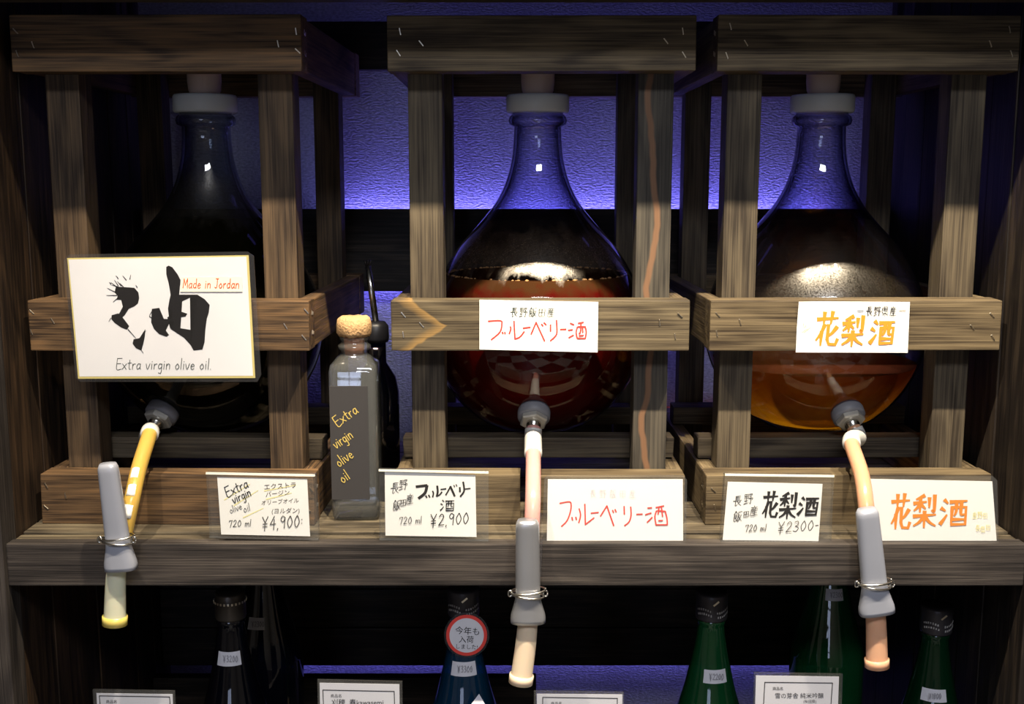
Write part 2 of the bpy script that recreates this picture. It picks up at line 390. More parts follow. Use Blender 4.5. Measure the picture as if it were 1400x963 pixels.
# the shop room behind the photographer
M_PLAST = simple('room_plaster', lin(150, 140, 126), 0.8)
M_CEIL = simple('room_ceiling', lin(170, 166, 158), 0.8)
mf, nt, out = newmat('checked_tile_floor')
b = N(nt, 'ShaderNodeBsdfPrincipled'); ck = N(nt, 'ShaderNodeTexChecker'); ck.inputs['Scale'].default_value = 1.1
ck.inputs[1].default_value = lin(196, 186, 166); ck.inputs[2].default_value = lin(48, 36, 30)
tc = N(nt, 'ShaderNodeTexCoord'); mp = N(nt, 'ShaderNodeMapping'); mp.inputs['Rotation'].default_value = (0, 0, 0.6)
nt.links.new(tc.outputs['Object'], mp.inputs[0]); nt.links.new(mp.outputs[0], ck.inputs[0])
nt.links.new(ck.outputs[0], b.inputs[0]); b.inputs['Roughness'].default_value = 0.35; nt.links.new(b.outputs[0], out.inputs[0])
struct(board('floor', (-2.6, -4.6, -1.32), (2.6, 0.6, -1.30), mf, bev=0))
struct(board('ceiling', (-2.6, -4.6, 1.96), (2.6, 0.6, 1.98), M_CEIL, bev=0))
struct(board('wall_rear', (-2.6, -4.62, -1.3), (2.6, -4.6, 1.96), M_PLAST, bev=0))
struct(board('wall_room_left', (-2.62, -4.6, -1.3), (-2.6, 0.6, 1.96), M_PLAST, bev=0))
struct(board('wall_room_right', (2.6, -4.6, -1.3), (2.62, 0.6, 1.96), M_PLAST, bev=0))
wn = struct(empty('window_1', (-0.7, -4.58, 0.35)))
board('pane', (-0.55, -0.004, -0.5), (0.55, 0.004, 0.5), emis('daylight_pane', (0.62, 0.72, 1.0, 1), 4.0), wn, bev=0)
for x in (-0.57, 0.0, 0.57): board('window_bar', (x-0.02, 0.0, -0.52), (x+0.02, 0.03, 0.52), W_DARK, wn, axis='z')
for z in (-0.52, 0.0, 0.52): board('window_bar', (-0.59, 0.0, z-0.02), (0.59, 0.03, z+0.02), W_DARK, wn)
LED = emis('led_diffuser', (0.25, 0.22, 1.0, 1), 1.5)
for x, z, L_ in ((0.12, 0.345, 0.80), (0.05, 0.275, 0.85), (0.05, -0.378, 1.0)):
    o = board('led_strip', (x-L_/2, 0.4755, z-0.004), (x+L_/2, 0.483, z+0.004), LED, bev=0)
    tag(o, {0.345: 'blue LED strip hidden behind the upper edge of the dark back board',
            0.275: 'blue LED strip hidden behind the lower edge of the dark back board',
            -0.378: 'blue LED strip behind the dark boards of the lower bay'}[z], 'light strip', 'blue LED strips')

# ------------------------------------------------------------------ crates
def staple_mesh():
    bm = bmesh.new()
    pts = [Vector((-0.0035, 0.004, 0)), Vector((-0.0035, -0.0006, 0)), Vector((0.0035, -0.0006, 0)), Vector((0.0035, 0.004, 0))]
    for a, c in zip(pts, pts[1:]):
        merge(bm, sweep([a, c], lambda i: (0.0007, 0.0007), 6, xref=Vector((0, 0, 1))))
    me = bpy.data.meshes.new('staple'); bm.to_mesh(me); bm.free(); me.materials.append(M_STAPLE); return me
STAPLE = staple_mesh()
def staple(parent, x, y, z, ang, side=False):
    o = link('staple', STAPLE, None, parent); o.location = (x, y, z)
    o.rotation_euler = (0, ang, 0)
    if side: o.rotation_euler = (ang, 0, PI/2)
    return o
HW = 0.181
def crate(x, label, rail_m, post_m, rot=(0, 0, 0), split=None, post_r=None, rail_mid=None, HW=HW):
    e = empty('wooden_crate', (x, 0, 0), rot); tag(e, label, 'crate', 'crates around the dispensing jars')
    T = 0.036; DP = 0.415
    zs = {'bottom_rail': (0.0, 0.064), 'middle_rail': (0.2195, 0.281), 'top_rail': (0.551, 0.615)}
    for nm, (a, b_) in zs.items():
        m = (rail_mid or rail_m) if nm == 'middle_rail' else rail_m
        th = 0.0 if nm != 'middle_rail' else 0.0
        if nm == 'bottom_rail' and split is not None:
            board(nm, (-HW, 0, a), (split-0.004, T, b_), m, e, wob=0.0006)
            board(nm, (split+0.004, 0.003, a), (HW, T, b_-0.002), m, e, wob=0.0006)
            fr = None
        else:
            fr = board(nm, (-HW, 0, a), (HW, T, b_), m, e, wob=0.0007)
        board(nm, (-HW, DP-T, a), (HW, DP, b_), rail_m, e, wob=0.0006)
        for s in (-1, 1):
            board('side_rail', (s*HW-(0.019 if s > 0 else 0)+(-0.001*s), T+0.001, a+0.001), (s*HW+(0.019 if s < 0 else 0)+(-0.001*s), DP-T-0.001, b_-0.001), rail_m, e, axis='y', wob=0.0004)
        if fr is not None:
            for s in (-1, 1):
                for k, (px, pz) in enumerate(((0.166, 0.016), (0.166, -0.012), (0.142, 0.002))):
                    # local frame of the rail: centre at its middle
                    staple(fr, s*px+random.uniform(-.003, .003), -T/2, pz+random.uniform(-.004, .004), random.uniform(0.7, 1.5)*(1 if s > 0 else 1))
            for pz in (0.012, -0.012):
                sx = -1 if x > 0.1 else 1
                staple(fr, sx*(HW+0.0002), 0.002, pz, PI/2 - 0.1, side=True).rotation_euler = (0.2, -PI/2, PI/2)*1 if False else (PI/2, 0.3, sx*PI/2)
    px = 0.129
    for s in (-1, 1):
        m = post_r if (post_r and s > 0) else post_m
        xo = HW - 0.0205
        xa, xb = (xo-0.042, xo) if s > 0 else (-xo, -xo+0.042)
        board('post', (xa, T+0.002, 0.0), (xb, T+0.040, 0.612), m, e, axis='z', wob=0.0006)
        xa, xb = (xo-0.038, xo) if s > 0 else (-xo, -xo+0.038)
        board('post', (xa, DP-T-0.036, 0.0), (xb, DP-T-0.002, 0.612), post_m, e, axis='z', wob=0.0006)
    for a, b_ in ((0.081, 0.116), (0.284, 0.319)):
        board('support_slat', (-HW+0.004, a, 0.065), (HW-0.004, b_, 0.092), W_POST, e, wob=0.0008)
    return e
XC = [-0.417, 0.034, 0.410]
def crate_x(u0, u1, v): return (at(u0, v, 0).x + at(u1, v, 0).x)/2
cx0 = crate_x(37, 424, 440) ; cx1 = crate_x(535, 943, 440); cx2 = crate_x(971, 1370, 440)
crate(cx0, 'brown stained wooden crate holding the dark olive oil jar, left end of the shelf', W_RAILR, W_POSTR, rot=(0, 0, math.radians(-1.5)), rail_mid=W_RAILR, HW=0.171)
crate(cx1, 'wooden crate around the dark red jar, with pale wedge and orange streak in its wood', W_RAIL, W_POST, split=at(716, 690, 0).x-cx1, post_r=W_POSTS, rail_mid=W_RAILP)
crate(cx2, 'grey brown wooden crate around the amber quince liquor jar, right end of the shelf', W_RAIL, W_POST, rot=(0, 0, math.radians(0.6)), HW=0.177)

# ------------------------------------------------------------------ big jars
PROF = [(0.0, 0.083), (0.05, 0.083), (0.066, 0.087), (0.088, 0.100), (0.106, 0.1165), (0.1225, 0.137), (0.1365, 0.162), (0.1455, 0.188), (0.1495, 0.215),
        (0.149, 0.24), (0.143, 0.268), (0.1325, 0.295), (0.117, 0.322), (0.099, 0.346), (0.079, 0.368), (0.061, 0.390), (0.048, 0.412), (0.0395, 0.435),
        (0.0345, 0.458), (0.0325, 0.480), (0.032, 0.497), (0.0385, 0.500), (0.040, 0.505), (0.0385, 0.510), (0.034, 0.514), (0.036, 0.520), (0.036, 0.524)]
def prof_r(z, pr):
    for (r0, z0), (r1, z1) in zip(pr, pr[1:]):
        if z0 <= z <= z1 and z1 > z0: return r0 + (r1-r0)*(z-z0)/(z1-z0)
    return pr[-1][0]
def jar(u_neck, label, glass_m, liq_m, surf_m, level, stop_z=0.004, nut_uv=None, lbl_liq=None, foam=None):
    x = at(u_neck, 200, 0.20).x
    e = empty('glass_jar', (x, 0.20, 0)); tag(e, label, 'jar', 'big round dispensing jars')
    pr = PROF[:4] + [q for q in spline(PROF[3:20], 4)][1:] + PROF[20:]
    bm = lathe(pr, 96); merge(bm, lathe([(max(r-0.0042, 0.001), z) for r, z in pr if 0.372 < z < 0.515], 96))
    link('glass_body', bm, glass_m, e, True)
    inner = [(max(r-0.0035, 0.0), z+0.004 if i < 3 else z) for i, (r, z) in enumerate(pr) if z < level-0.002]
    rl = prof_r(level, pr)-0.0035
    inner.append((rl, level))
    lq = link('liquid', lathe(inner, 96), liq_m, e, True); 
    sf = link('liquid_surface', lathe([(rl, level), (rl*0.98, level-0.0005), (0, level-0.0008)], 96), surf_m, e, True)
    if foam:
        bm = bmesh.new()
        for k in range(170):
            th = random.uniform(0, 2*PI); rr = rl - random.uniform(0.001, 0.006); s = random.choice([0.001, 0.0015, 0.002, 0.003])
            merge(bm, (lambda q: (bmesh.ops.create_icosphere(q, subdivisions=1, radius=s), q)[1])(bmesh.new()), Matrix.Translation((rr*math.cos(th), rr*math.sin(th), level+0.0002)) @ Matrix.Diagonal((1, 1, 0.6, 1)))
        fo = link('foam_bubbles', bm, foam, e, True); fo['kind'] = 'stuff'
    cap = [(0.0, 0.5155), (0.041, 0.5155), (0.0425, 0.518), (0.0425, 0.536), (0.041, 0.539), (0.024, 0.5395), (0.0, 0.5395)]
    link('plastic_cap', lathe(cap, 64), M_CAPD, e, True)
    z0 = 0.5395
    st = [(0.0, z0), (0.019, z0), (0.0215, z0+0.006), (0.0225, z0+0.018), (0.0225, z0+0.04), (0.021, z0+0.062), (0.0, z0+0.063)]
    link('stopper', lathe(st, 48), M_STOP, e, True)
    # the tap fitting on the lower front
    p = None
    zc = 0.125; r = prof_r(zc, pr)
    slope = (prof_r(zc+0.01, pr)-prof_r(zc-0.01, pr))/0.02
    tgt = at(nut_uv[0], nut_uv[1], 0.20-0.11)
    phi = math.asin(max(-1, min(1, (tgt.x-x)/r)))
    pos = Vector((r*math.sin(phi), -r*math.cos(phi), zc))
    nrm = Vector((math.sin(phi), -math.cos(phi), -slope)).normalized()
    dirn = (nrm + Vector((0, -0.2, -0.15))).normalized()
    rot = nrm.to_track_quat('Z', 'Y').to_matrix().to_4x4()
    f = link('gasket', lathe([(0, -0.004), (0.0205, -0.004), (0.0215, 0.0), (0.0212, 0.009), (0.018, 0.011), (0, 0.011)], 40), M_RUBBER, e, True)
    f.matrix_local = Matrix.Translation(pos) @ rot
    bm = bmesh.new()
    merge(bm, lathe([(0, 0.010), (0.0165, 0.010), (0.0185, 0.0115), (0.0185, 0.017), (0.0165, 0.0185), (0, 0.0185)], 6))
    nn = link('hex_nut', bm, M_NUT, e); nn.matrix_local = Matrix.Translation(pos) @ rot @ Matrix.Rotation(0.3, 4, 'Z')
    sp = link('spigot', lathe([(0, 0.018), (0.0095, 0.018), (0.0095, 0.022), (0.0078, 0.0235), (0.0078, 0.034), (0, 0.034)], 24), M_STEEL, e, True)
    sp.matrix_local = Matrix.Translation(pos) @ rot
    tip = Vector((x, 0.20, 0)) + pos + nrm*0.026
    return e, tip, nrm
G_A = thinglass('jar_glass_oily', (0.80, 0.82, 0.84, 1), (0.25, 0.28, 0.36, 1), base=0.05, fog=(0.36, 0.44, 0.18, lin(70, 64, 52)), edgepow=2.2)
G_B = thinglass('jar_glass_wine', (0.92, 0.93, 0.97, 1), (0.06, 0.06, 0.16, 1), base=0.06, fog=(0.300, 0.366, 0.34, lin(120, 92, 60)), edgepow=1.4)
G_C = thinglass('jar_glass_quince', (0.92, 0.93, 0.97, 1), (0.06, 0.06, 0.16, 1), base=0.06, fog=(0.19, 0.362, 0.16, lin(116, 102, 78)), edgepow=1.4)
L_A = liquid('olive_oil_dark', (0.05, 0.05, 0.01, 1), lin(34, 30, 14), 0.55, 0.4)
L_B = liquid('blueberry_liquor', (0.10, 0.008, 0.005, 1), lin(132, 24, 16), 0.6, 0.4, upper=(0.272, 0.292, lin(104, 66, 34), 0.75))
L_C = liquid('quince_liquor', (0.88, 0.58, 0.16, 1), lin(255, 196, 40), 0.85, 0.7, upper=(0.095, 0.165, lin(226, 112, 36), 0.50))
jA = jar(283, 'big round glass jar nearly full of dark olive oil, behind the laminated calligraphy sign', G_A, L_A, L_A, 0.375, nut_uv=(222, 565))
jB = jar(735, 'big round glass jar of dark red blueberry liquor with foam at its level', G_B, L_B, liquid('blueberry_surface', (0.2, 0.03, 0.01, 1), lin(70, 38, 20), 0.6, 0.3), 0.298, nut_uv=(730, 572), foam=simple('foam', lin(200, 150, 90), 0.4))
jC = jar(1122, 'big round glass jar a third full of amber quince liquor', G_C, L_C, liquid('quince_surface', (0.92, 0.72, 0.42, 1), lin(150, 84, 60), 0.16, 0.3), 0.176, nut_uv=(1157, 572))

# ------------------------------------------------------------------ hoses and clamps
def hosemat(name, col, trans, amt=0.7):
    m, nt, out = newmat(name); L = nt.links.new
    p = N(nt, 'ShaderNodeBsdfPrincipled'); p.inputs['Base Color'].default_value = col; p.inputs['Roughness'].default_value = 0.22
    p.inputs['Subsurface Weight'].default_value = 0.4; p.inputs['Subsurface Radius'].default_value = (0.01, 0.006, 0.004); p.inputs['Subsurface Scale'].default_value = 0.5
    t = N(nt, 'ShaderNodeBsdfTransparent'); t.inputs[0].default_value = trans
    mx = N(nt, 'ShaderNodeMixShader'); mx.inputs[0].default_value = amt; L(t.outputs[0], mx.inputs[1]); L(p.outputs[0], mx.inputs[2]); L(mx.outputs[0], out.inputs[0])
    return m
H_Y = hosemat('hose_with_yellow_oil', lin(205, 170, 84), (0.9, 0.6, 0.1, 1), 0.85)
H_P = hosemat('hose_with_pink_liquor', lin(212, 158, 150), (0.9, 0.6, 0.55, 1), 0.85)
H_O = hosemat('hose_with_peach_liquor', lin(216, 164, 130), (0.9, 0.7, 0.5, 1), 0.85)
H_E1 = hosemat('milky_yellow_hose_end', lin(226, 226, 200), (0.9, 0.9, 0.6, 1), 0.85)
H_E2 = hosemat('milky_hose_end', lin(232, 214, 188), (0.9, 0.8, 0.7, 1), 0.85)
H_E3 = hosemat('milky_peach_hose_end', lin(228, 178, 144), (0.9, 0.7, 0.6, 1), 0.85)
M_LIPY = hosemat('yellow_hose_lip', lin(226, 206, 110), (0.9, 0.8, 0.4, 1), 0.9)
def hose(tip, nrm, mids, m, label, end, m_end, rend, slip):
    """mids: list of (u, v, y) the hose passes, end: the same for the free end below the clamp"""
    e = empty('drain_hose', tip); tag(e, label, 'hose', 'hoses hanging from the jar taps')
    pts = [tip, tip + nrm*0.016] + [at(*q) for q in mids]
    sm = [Vector(q) - tip for q in spline([tuple(q) for q in pts], 10)]
    link('tube', sweep(sm, lambda i: (0.0092, 0.0092), 20), m, e, True)
    link('sleeve', sweep(sm[2:22], lambda i: (0.0110, 0.0110), 24), M_SLEEVE, e, True)
    ep = [Vector(q) - tip for q in spline([tuple(at(*q)) for q in end], 8)]
    nE = len(ep)-1
    link('tube_end', sweep(ep, lambda i: (rend[0]+(rend[1]-rend[0])*i/nE, (rend[0]+(rend[1]-rend[0])*i/nE)*0.85), 20), m_end, e, True)
    # turned lip
    lip = ep[-3:]
    link('tube_lip', sweep([lip[0], lip[1], lip[2] + (lip[2]-lip[1])*0.5], lambda i: (rend[1]*1.12, rend[1]*0.98), 20), M_LIPY if m_end is H_E1 else m_end, e, True)
    return e, sm
M_CLAMPS = simple('satin_clamp_metal', lin(176, 178, 184), 0.3, 0.7, noise=0.08, nscale=25)
def clamp(top, bot, w_top, w_mid, w_bot, label, ring_t, skew=0.0, mat=None):
    A, B = at(*top), at(*bot)
    e = empty('hose_clamp', B); tag(e, label, 'clamp', 'grey pinch clamps on the hoses')
    n = 28; L0 = (B-A)
    side = Vector((1, 0, 0))
    path = [A + L0*(i/n) - B for i in range(n+1)]
    def sect(i):
        t = i/n
        if t < 0.04: k = 0.80 + 5*t
        else: k = 1.0
        wv = w_top + (w_mid-w_top)*min(t/0.72, 1)
        if t > 0.76: wv = w_mid + (w_bot-w_mid)*min(1, ((t-0.76)/0.18))**1.1
        d = 0.0088 if t < 0.7 else 0.0088 + (t-0.7)*0.008
        return (wv*k, d*k)
    bm = sweep(path, sect, 28, p=3.0)
    if skew:
        for v in bm.verts:
            t = (v.co.z - path[-1].z)/(path[0].z-path[-1].z)
            if t < 0.25: v.co.x += skew*(0.25-t)*0.02
    link('grip', bm, mat or M_CLAMP, e, True)
    # long pressed groove on the front of the grip
    # wire ring round the waist
    c = path[int(n*ring_t)]
    for k in range(2):
        rg = []
        for j in range(33):
            th = 2*PI*j/32
            rg.append(c + Vector((math.cos(th)*(w_mid+0.0040+0.002*k), math.sin(th)*0.0125, (k-0.5)*0.005 + 0.0018*math.cos(th)*(1 if k else -1))))
        link('wire_ring', sweep(rg, lambda i: (0.0013, 0.0013), 8, xref=Vector((0, 0, 1))), M_STEEL, e, True)
    for s in (-1, 1):
        q = c + Vector((s*(w_mid+0.006), -0.002, 0))
        link('wire_eye', sweep([q + Vector((0.0025*math.cos(a*PI/6), 0, 0.0035*math.sin(a*PI/6))) for a in range(13)], lambda i: (0.0011, 0.0011), 8, xref=Vector((0, 1, 0))), M_STEEL, e, True)
    return e
YH = -0.092
hA, pathA = hose(jA[1], jA[2], [(205, 592, 0.005), (190, 640, -0.045), (180, 685, -0.078), (168, 740, YH+0.004), (160, 780, YH)], H_Y,
     'clear hose of yellow oil curving down from the olive oil jar tap', [(160, 765, YH), (158, 800, YH), (157, 852, YH)], H_E1, (0.0105, 0.0130), None)
hB, pathB = hose(jB[1], jB[2], [(729, 618, 0.00), (729, 655, -0.05), (728, 700, -0.082), (724, 780, YH+0.004), (722, 840, YH)], H_P,
     'clear pinkish hose hanging straight down from the dark red jar tap', [(723, 835, YH), (719, 880, YH), (712, 932, YH)], H_E2, (0.0115, 0.0130), None)
hC, pathC = hose(jC[1], jC[2], [(1164, 605, 0.005), (1178, 650, -0.05), (1185, 700, -0.082), (1192, 780, YH+0.004), (1196, 830, YH)], H_O,
     'clear peach coloured hose curving down from the amber jar tap', [(1196, 820, YH), (1198, 860, YH), (1199, 910, YH)], H_E3, (0.0110, 0.0128), None)
for k, (i0, i1) in enumerate(((31, 34), (36, 39), (41, 44))):
    seg_ = [q + Vector((0.0, -0.0018, 0.0)) for q in pathA[i0:i1+1]]
    link('foil_tape', sweep(seg_, lambda i: (0.0072, 0.0088), 20), M_TAPE, hA, True)
clamp((147, 634, YH-0.016), (166, 778, YH-0.010), 0.0110, 0.0135, 0.0185, 'grey pinch clamp standing apart from the yellow oil hose, with wire ring', 0.73, 0.0)
clamp((721, 711, YH-0.014), (722, 850, YH-0.006), 0.0135, 0.0145, 0.0205, 'shiny grey pinch clamp on the pink hose in front of the shelf edge', 0.74, mat=M_CLAMPS)
clamp((1185, 696, YH-0.019), (1199, 838, YH-0.010), 0.0125, 0.0145, 0.0205, 'matt grey pinch clamp on the peach hose at the right', 0.745)
# clear cable clips behind two clamps
for (u0, v0, u1, v1, lb) in ((736, 702, 735, 788, 'clear plastic strip with red specks beside the middle clamp'),):
    A, B = at(u0, v0, YH+0.008), at(u1, v1, YH+0.008)
    e = empty('plastic_strip', B); tag(e, lb, 'strip')
    link('strip', sweep([A-B, (A-B)*0.5+Vector((0.001, 0, 0)), Vector((0, 0, 0))], lambda i: (0.0045, 0.0012), 8, p=5), M_LAMI, e)
    for t in (0.25, 0.55, 0.8):
        o = link('red_speck', box_bm(0.002, 0.001, 0.004, 0.0003), M_ORRED, e); o.location = (A-B)*(1-t) + Vector((-0.001, -0.0016, 0))

# ------------------------------------------------------------------ writing
class Sheet:
    """a flat sheet standing at its own depth; photo points are projected on it to give its real outline"""
    def __init__(self, u, v, y, lean=0.0, yaw=0.0):
        self.o = at(u, v, y)
        self.ax = Vector((math.cos(yaw), math.sin(yaw), 0))
        up = Vector((0, math.sin(lean), math.cos(lean)))
        self.up = (up - self.ax*up.dot(self.ax)).normalized()
        self.n = self.ax.cross(self.up)      # towards +y?  ax x up = -y side
        if self.n.y > 0: self.n = -self.n
        self.M = Matrix.Translation(self.o) @ Matrix((self.ax, -self.n, self.up)).transposed().to_4x4()
    def p(self, u, v):
        d = ray(u, v); t = (self.o - CAMP).dot(self.n)/d.dot(self.n)
        q = CAMP + d*t - self.o
        return q.dot(self.ax), q.dot(self.up)
def root_for(sh_, name, label, cat, group=None):
    e = empty(name); e.matrix_world = sh_.M; tag(e, label, cat, group); return e
def poly(sh_, pts, y0, y1, bm=None):
    """prism of a photo outline between two depths of the sheet's frame"""
    bm = bm or bmesh.new()
    q = [sh_.p(*t) for t in pts]
    a = [bm.verts.new((x, y0, z)) for x, z in q]
    if y1 is None: bm.faces.new(a); return bm
    c = [bm.verts.new((x, y1, z)) for x, z in q]
    bm.faces.new(a); bm.faces.new(c[::-1])
    for k in range(len(q)): bm.faces.new((a[k], a[(k+1) % len(q)], c[(k+1) % len(q)], c[k]))
    bmesh.ops.recalc_face_normals(bm, faces=bm.faces[:])
    return bm
class Ink:
    def __init__(self, sh_, y=-0.0009): self.s = sh_; self.bm = bmesh.new(); self.y = y; self.k = 0
    def stroke(self, pts, wd):
        """pts in photo pixels, wd one width or one per point, pixels"""
        if not isinstance(wd, (list, tuple)): wd = [wd]*len(pts)
        if len(pts) > 2:
            q = spline([(a, b_, c) for (a, b_), c in zip(pts, wd)], 4)
            pts = [(a, b_) for a, b_, _ in q]; wd = [c for _, _, c in q]
        self.raw(pts, wd)
    def raw(self, pts, wd):
        self.k += 1; yy = self.y - 0.000012*(self.k % 60)     # each brush stroke lies over the last one
        L_, R_ = [], []
        n = len(pts)
        for i in range(n):
            a, c = pts[max(i-1, 0)], pts[min(i+1, n-1)]
            dx, dy = c[0]-a[0], c[1]-a[1]; l = math.hypot(dx, dy) or 1; nx, ny = -dy/l, dx/l
            h = wd[i]/2; x, y = pts[i]
            if i == 0: x -= dx/l*h*0.6; y -= dy/l*h*0.6
            if i == n-1: x += dx/l*h*0.6; y += dy/l*h*0.6
            L_.append((x+nx*h, y+ny*h)); R_.append((x-nx*h, y-ny*h))
        V = lambda t: self.bm.verts.new((self.s.p(*t)[0], yy, self.s.p(*t)[1]))
        L_ = [V(t) for t in L_]; R_ = [V(t) for t in R_]
        for i in range(n-1): self.bm.faces.new((L_[i], L_[i+1], R_[i+1], R_[i]))
    def fill(self, pts):
        self.k += 1; yy = self.y - 0.000012*self.k
        vs = [self.bm.verts.new((self.s.p(*t)[0], yy, self.s.p(*t)[1])) for t in pts]
        f = self.bm.faces.new(vs); bmesh.ops.triangulate(self.bm, faces=[f])
    def done(self, name, m, parent):
        return link(name, self.bm, m, parent)
GK = {  # brush strokes in a 10 x 10 box
 '酒': '2,1 3,2;1,3.8 2.2,4.6;.8,9 1.8,7.6 2.8,6;4,1.6 9.5,1.2;4.6,3.5 4.4,9.2;4.6,3.5 9.3,3.3 9.2,9.2 4.5,9.3;6,1.6 6,4.6 5.4,6.2;7.7,1.4 7.6,5.6 8.7,5.8;4.6,7.6 9.1,7.5',
 '花': '1,2.4 9,2;3.5,.6 3.4,3.6;6.7,.4 6.2,3.6;3.8,4 2.6,6.2 .8,8.2;2.8,6 2.7,9.6;8.7,4.6 7,6.2 5.2,7.2;5.4,4 5.2,8 6,9.3 8.6,9.4 9.3,8',
 '梨': '4.6,.4 1.6,1.5;.8,2.7 5.6,2.2;3.2,1.2 3.1,5.2;3.1,2.6 2.2,3.8 .8,4.8;3.4,2.9 5.2,4.2;6.8,1.2 6.8,3.8;8.9,.4 8.8,5 7.9,4.7;.8,6.5 9.4,6;5,5.2 4.9,9.8;4.8,6.5 3,8.2 .8,9.3;5.2,6.5 7,8.2 9.4,9.3',
 '長': '3,1 8,.9;3,1 2.9,4.8;3,2.2 7.6,2.1;3,3.5 7.6,3.4;.8,4.9 9.3,4.7;3.2,4.9 3,9.2 5.2,8;4.8,5 6.6,7.6 9.2,9.4;8,5.6 6.2,7',
 '野': '1,1 4.6,1 4.6,4.6 1,4.6 1,1;1,2.8 4.6,2.8;2.8,1 2.8,8.6;1,6.6 4.6,6.6;.5,9.2 5,8.4;5.6,1.2 8.8,1.1 7.4,2.8;6.2,2.6 8,3.9;5.4,4.7 9.4,4.6 8.5,6.2;7.4,4.6 7.4,9.2 6.2,8.6',
 '飯': '3,.4 2,2 .8,3;3,.6 4.8,2.6;1.7,3.4 4.2,3.4 4.2,6 1.7,6;1.7,3.4 1.6,9.2 4.4,8;1.7,4.7 4.1,4.7;2.8,6.2 4.6,8.8;9.2,1 5.8,1.4 5.6,6 4.7,9.3;6,3.8 8.8,3.8 7.6,6.8 5.6,9.3;6.2,5 7.6,7.4 9.5,9.3',
 '田': '1.5,2 1.5,8.6;1.5,2 8.5,1.9 8.5,8.6 1.5,8.5;5,2 5,8.5;1.5,5.2 8.5,5.2',
 '産': '5,.3 5,1.6;1.6,1.8 8.6,1.7;3.4,2 4,3.2;6.6,2 6,3.2;1.6,3.7 9.2,3.5;1.8,3.6 1.6,7 .5,9.5;3.8,4.2 2.8,6;3.4,5.3 8.6,5.2;5.8,4 5.8,9.2;3.6,7.2 8.2,7.2;2.2,9.3 9.4,9.2',
 '県': '3,.8 7.6,.8 7.6,5 3,5 3,.8;3,2.2 7.6,2.2;3,3.6 7.6,3.6;1.2,1.6 1.2,6.6 9.2,6.5;5,6.6 5,9.7;3,7.6 1.5,9.2;7,7.6 8.6,9.2'}
def glyph(ink, ch, x0, y0, x1, y1, wd, shear=0.0, tilt=0.0):
    for st in GK[ch].split(';'):
        P = [tuple(map(float, t.split(','))) for t in st.split()]
        pts = [(x0 + (a + shear*(10-b_))/10*(x1-x0), y0 + (b_ - tilt*a)/10*(y1-y0)) for a, b_ in P]
        n = len(pts)
        wl = [wd*(1.25 - 0.7*i/max(n-1, 1)) for i in range(n)]
        if n > 3: ink.raw(pts, [wd]*n)
        else: ink.stroke(pts, wl)
GL = {  # hand lettering: width; strokes in x, y-up, x height .5
 'E': (.5, '.05,1 .05,0 .5,.02;.05,.98 .5,1;.05,.5 .42,.52'), 'x': (.42, '0,.5 .4,0;.4,.5 0,0'), 't': (.34, '.17,.85 .16,.1 .3,.0;0,.55 .34,.58'),
 'r': (.34, '.05,.5 .06,0;.06,.3 .18,.48 .32,.48'), 'a': (.44, '.38,.45 .18,.5 .03,.25 .14,.0 .36,.2;.38,.5 .37,.1 .44,.0'),
 'v': (.4, '0,.5 .17,0 .38,.52'), 'i': (.16, '.07,.5 .07,0;.08,.68 .08,.72'), 'g': (.42, '.36,.45 .15,.5 .04,.25 .15,.05 .36,.2;.37,.5 .34,-.3 .08,-.32'),
 'n': (.42, '.05,.5 .05,0;.05,.3 .2,.5 .36,.4 .37,0'), 'o': (.42, '.2,.5 .03,.25 .18,0 .38,.22 .22,.5'), 'l': (.14, '.06,1 .05,0'),
 'e': (.42, '.05,.25 .36,.3 .2,.5 .03,.25 .15,.0 .37,.08'), 'm': (.6, '.05,.5 .05,0;.05,.3 .18,.5 .28,.35 .28,0;.28,.3 .44,.5 .54,.35 .55,0'),
 'M': (.6, '.02,0 .08,1;.08,1 .28,.3;.28,.3 .5,1;.5,1 .56,0'), 'd': (.44, '.36,.45 .15,.5 .04,.25 .15,.02 .36,.15;.37,1 .37,0'),
 'J': (.42, '.1,1 .42,1;.28,1 .26,.1 .02,.1'), ' ': (.3, ''), '.': (.15, '.05,.0 .07,.03'), ',': (.15, '.07,.02 .03,-.12'), '-': (.3, '.02,.45 .25,.47'),
 ':': (.14, '.05,.3 .06,.34;.05,.6 .06,.64'), '0': (.52, '.25,.95 .05,.5 .22,.02 .46,.45 .28,.95'), '2': (.52, '.05,.75 .25,.98 .42,.7 .04,.04;.04,.04 .48,.06'),
 '1': (.3, '.05,.8 .15,.95;.15,.95 .14,0'), '8': (.5, '.4,.85 .2,.98 .1,.75 .36,.3 .2,0 .06,.25 .38,.7 .4,.85'),
 '3': (.5, '.06,.9 .3,.98 .38,.72 .16,.52;.16,.52 .44,.34 .28,.02 .03,.08'), '4': (.54, '.36,1 .03,.35;.03,.35 .5,.38;.36,.75 .35,-.05'),
 '7': (.46, '.02,.75 .03,.92;.03,.92 .42,.95;.42,.95 .2,0'), '9': (.5, '.4,.85 .2,.98 .06,.7 .25,.5 .42,.8;.42,.85 .38,.0'), '¥': (.6, '.02,1 .27,.52;.5,1 .27,.52;.27,.52 .26,-.12;.08,.42 .46,.44;.08,.2 .46,.22')}
def write(ink, txt, u, v, size, wd, ang=0.0, sx=1.0, slant=0.12):
    ca, sa = math.cos(ang), math.sin(ang); x = 0.0
    for ch in txt:
        wdt, st = GL[ch]
        for s_ in filter(None, st.split(';')):
            P = [tuple(map(float, t.split(','))) for t in s_.split()]
            pts = []
            for a, b_ in P:
                px = (x + a + slant*b_)*size*sx; py = -b_*size
                pts.append((u + px*ca - py*sa, v + px*sa + py*ca))
            ink.stroke(pts, wd)
        x += wdt + 0.1
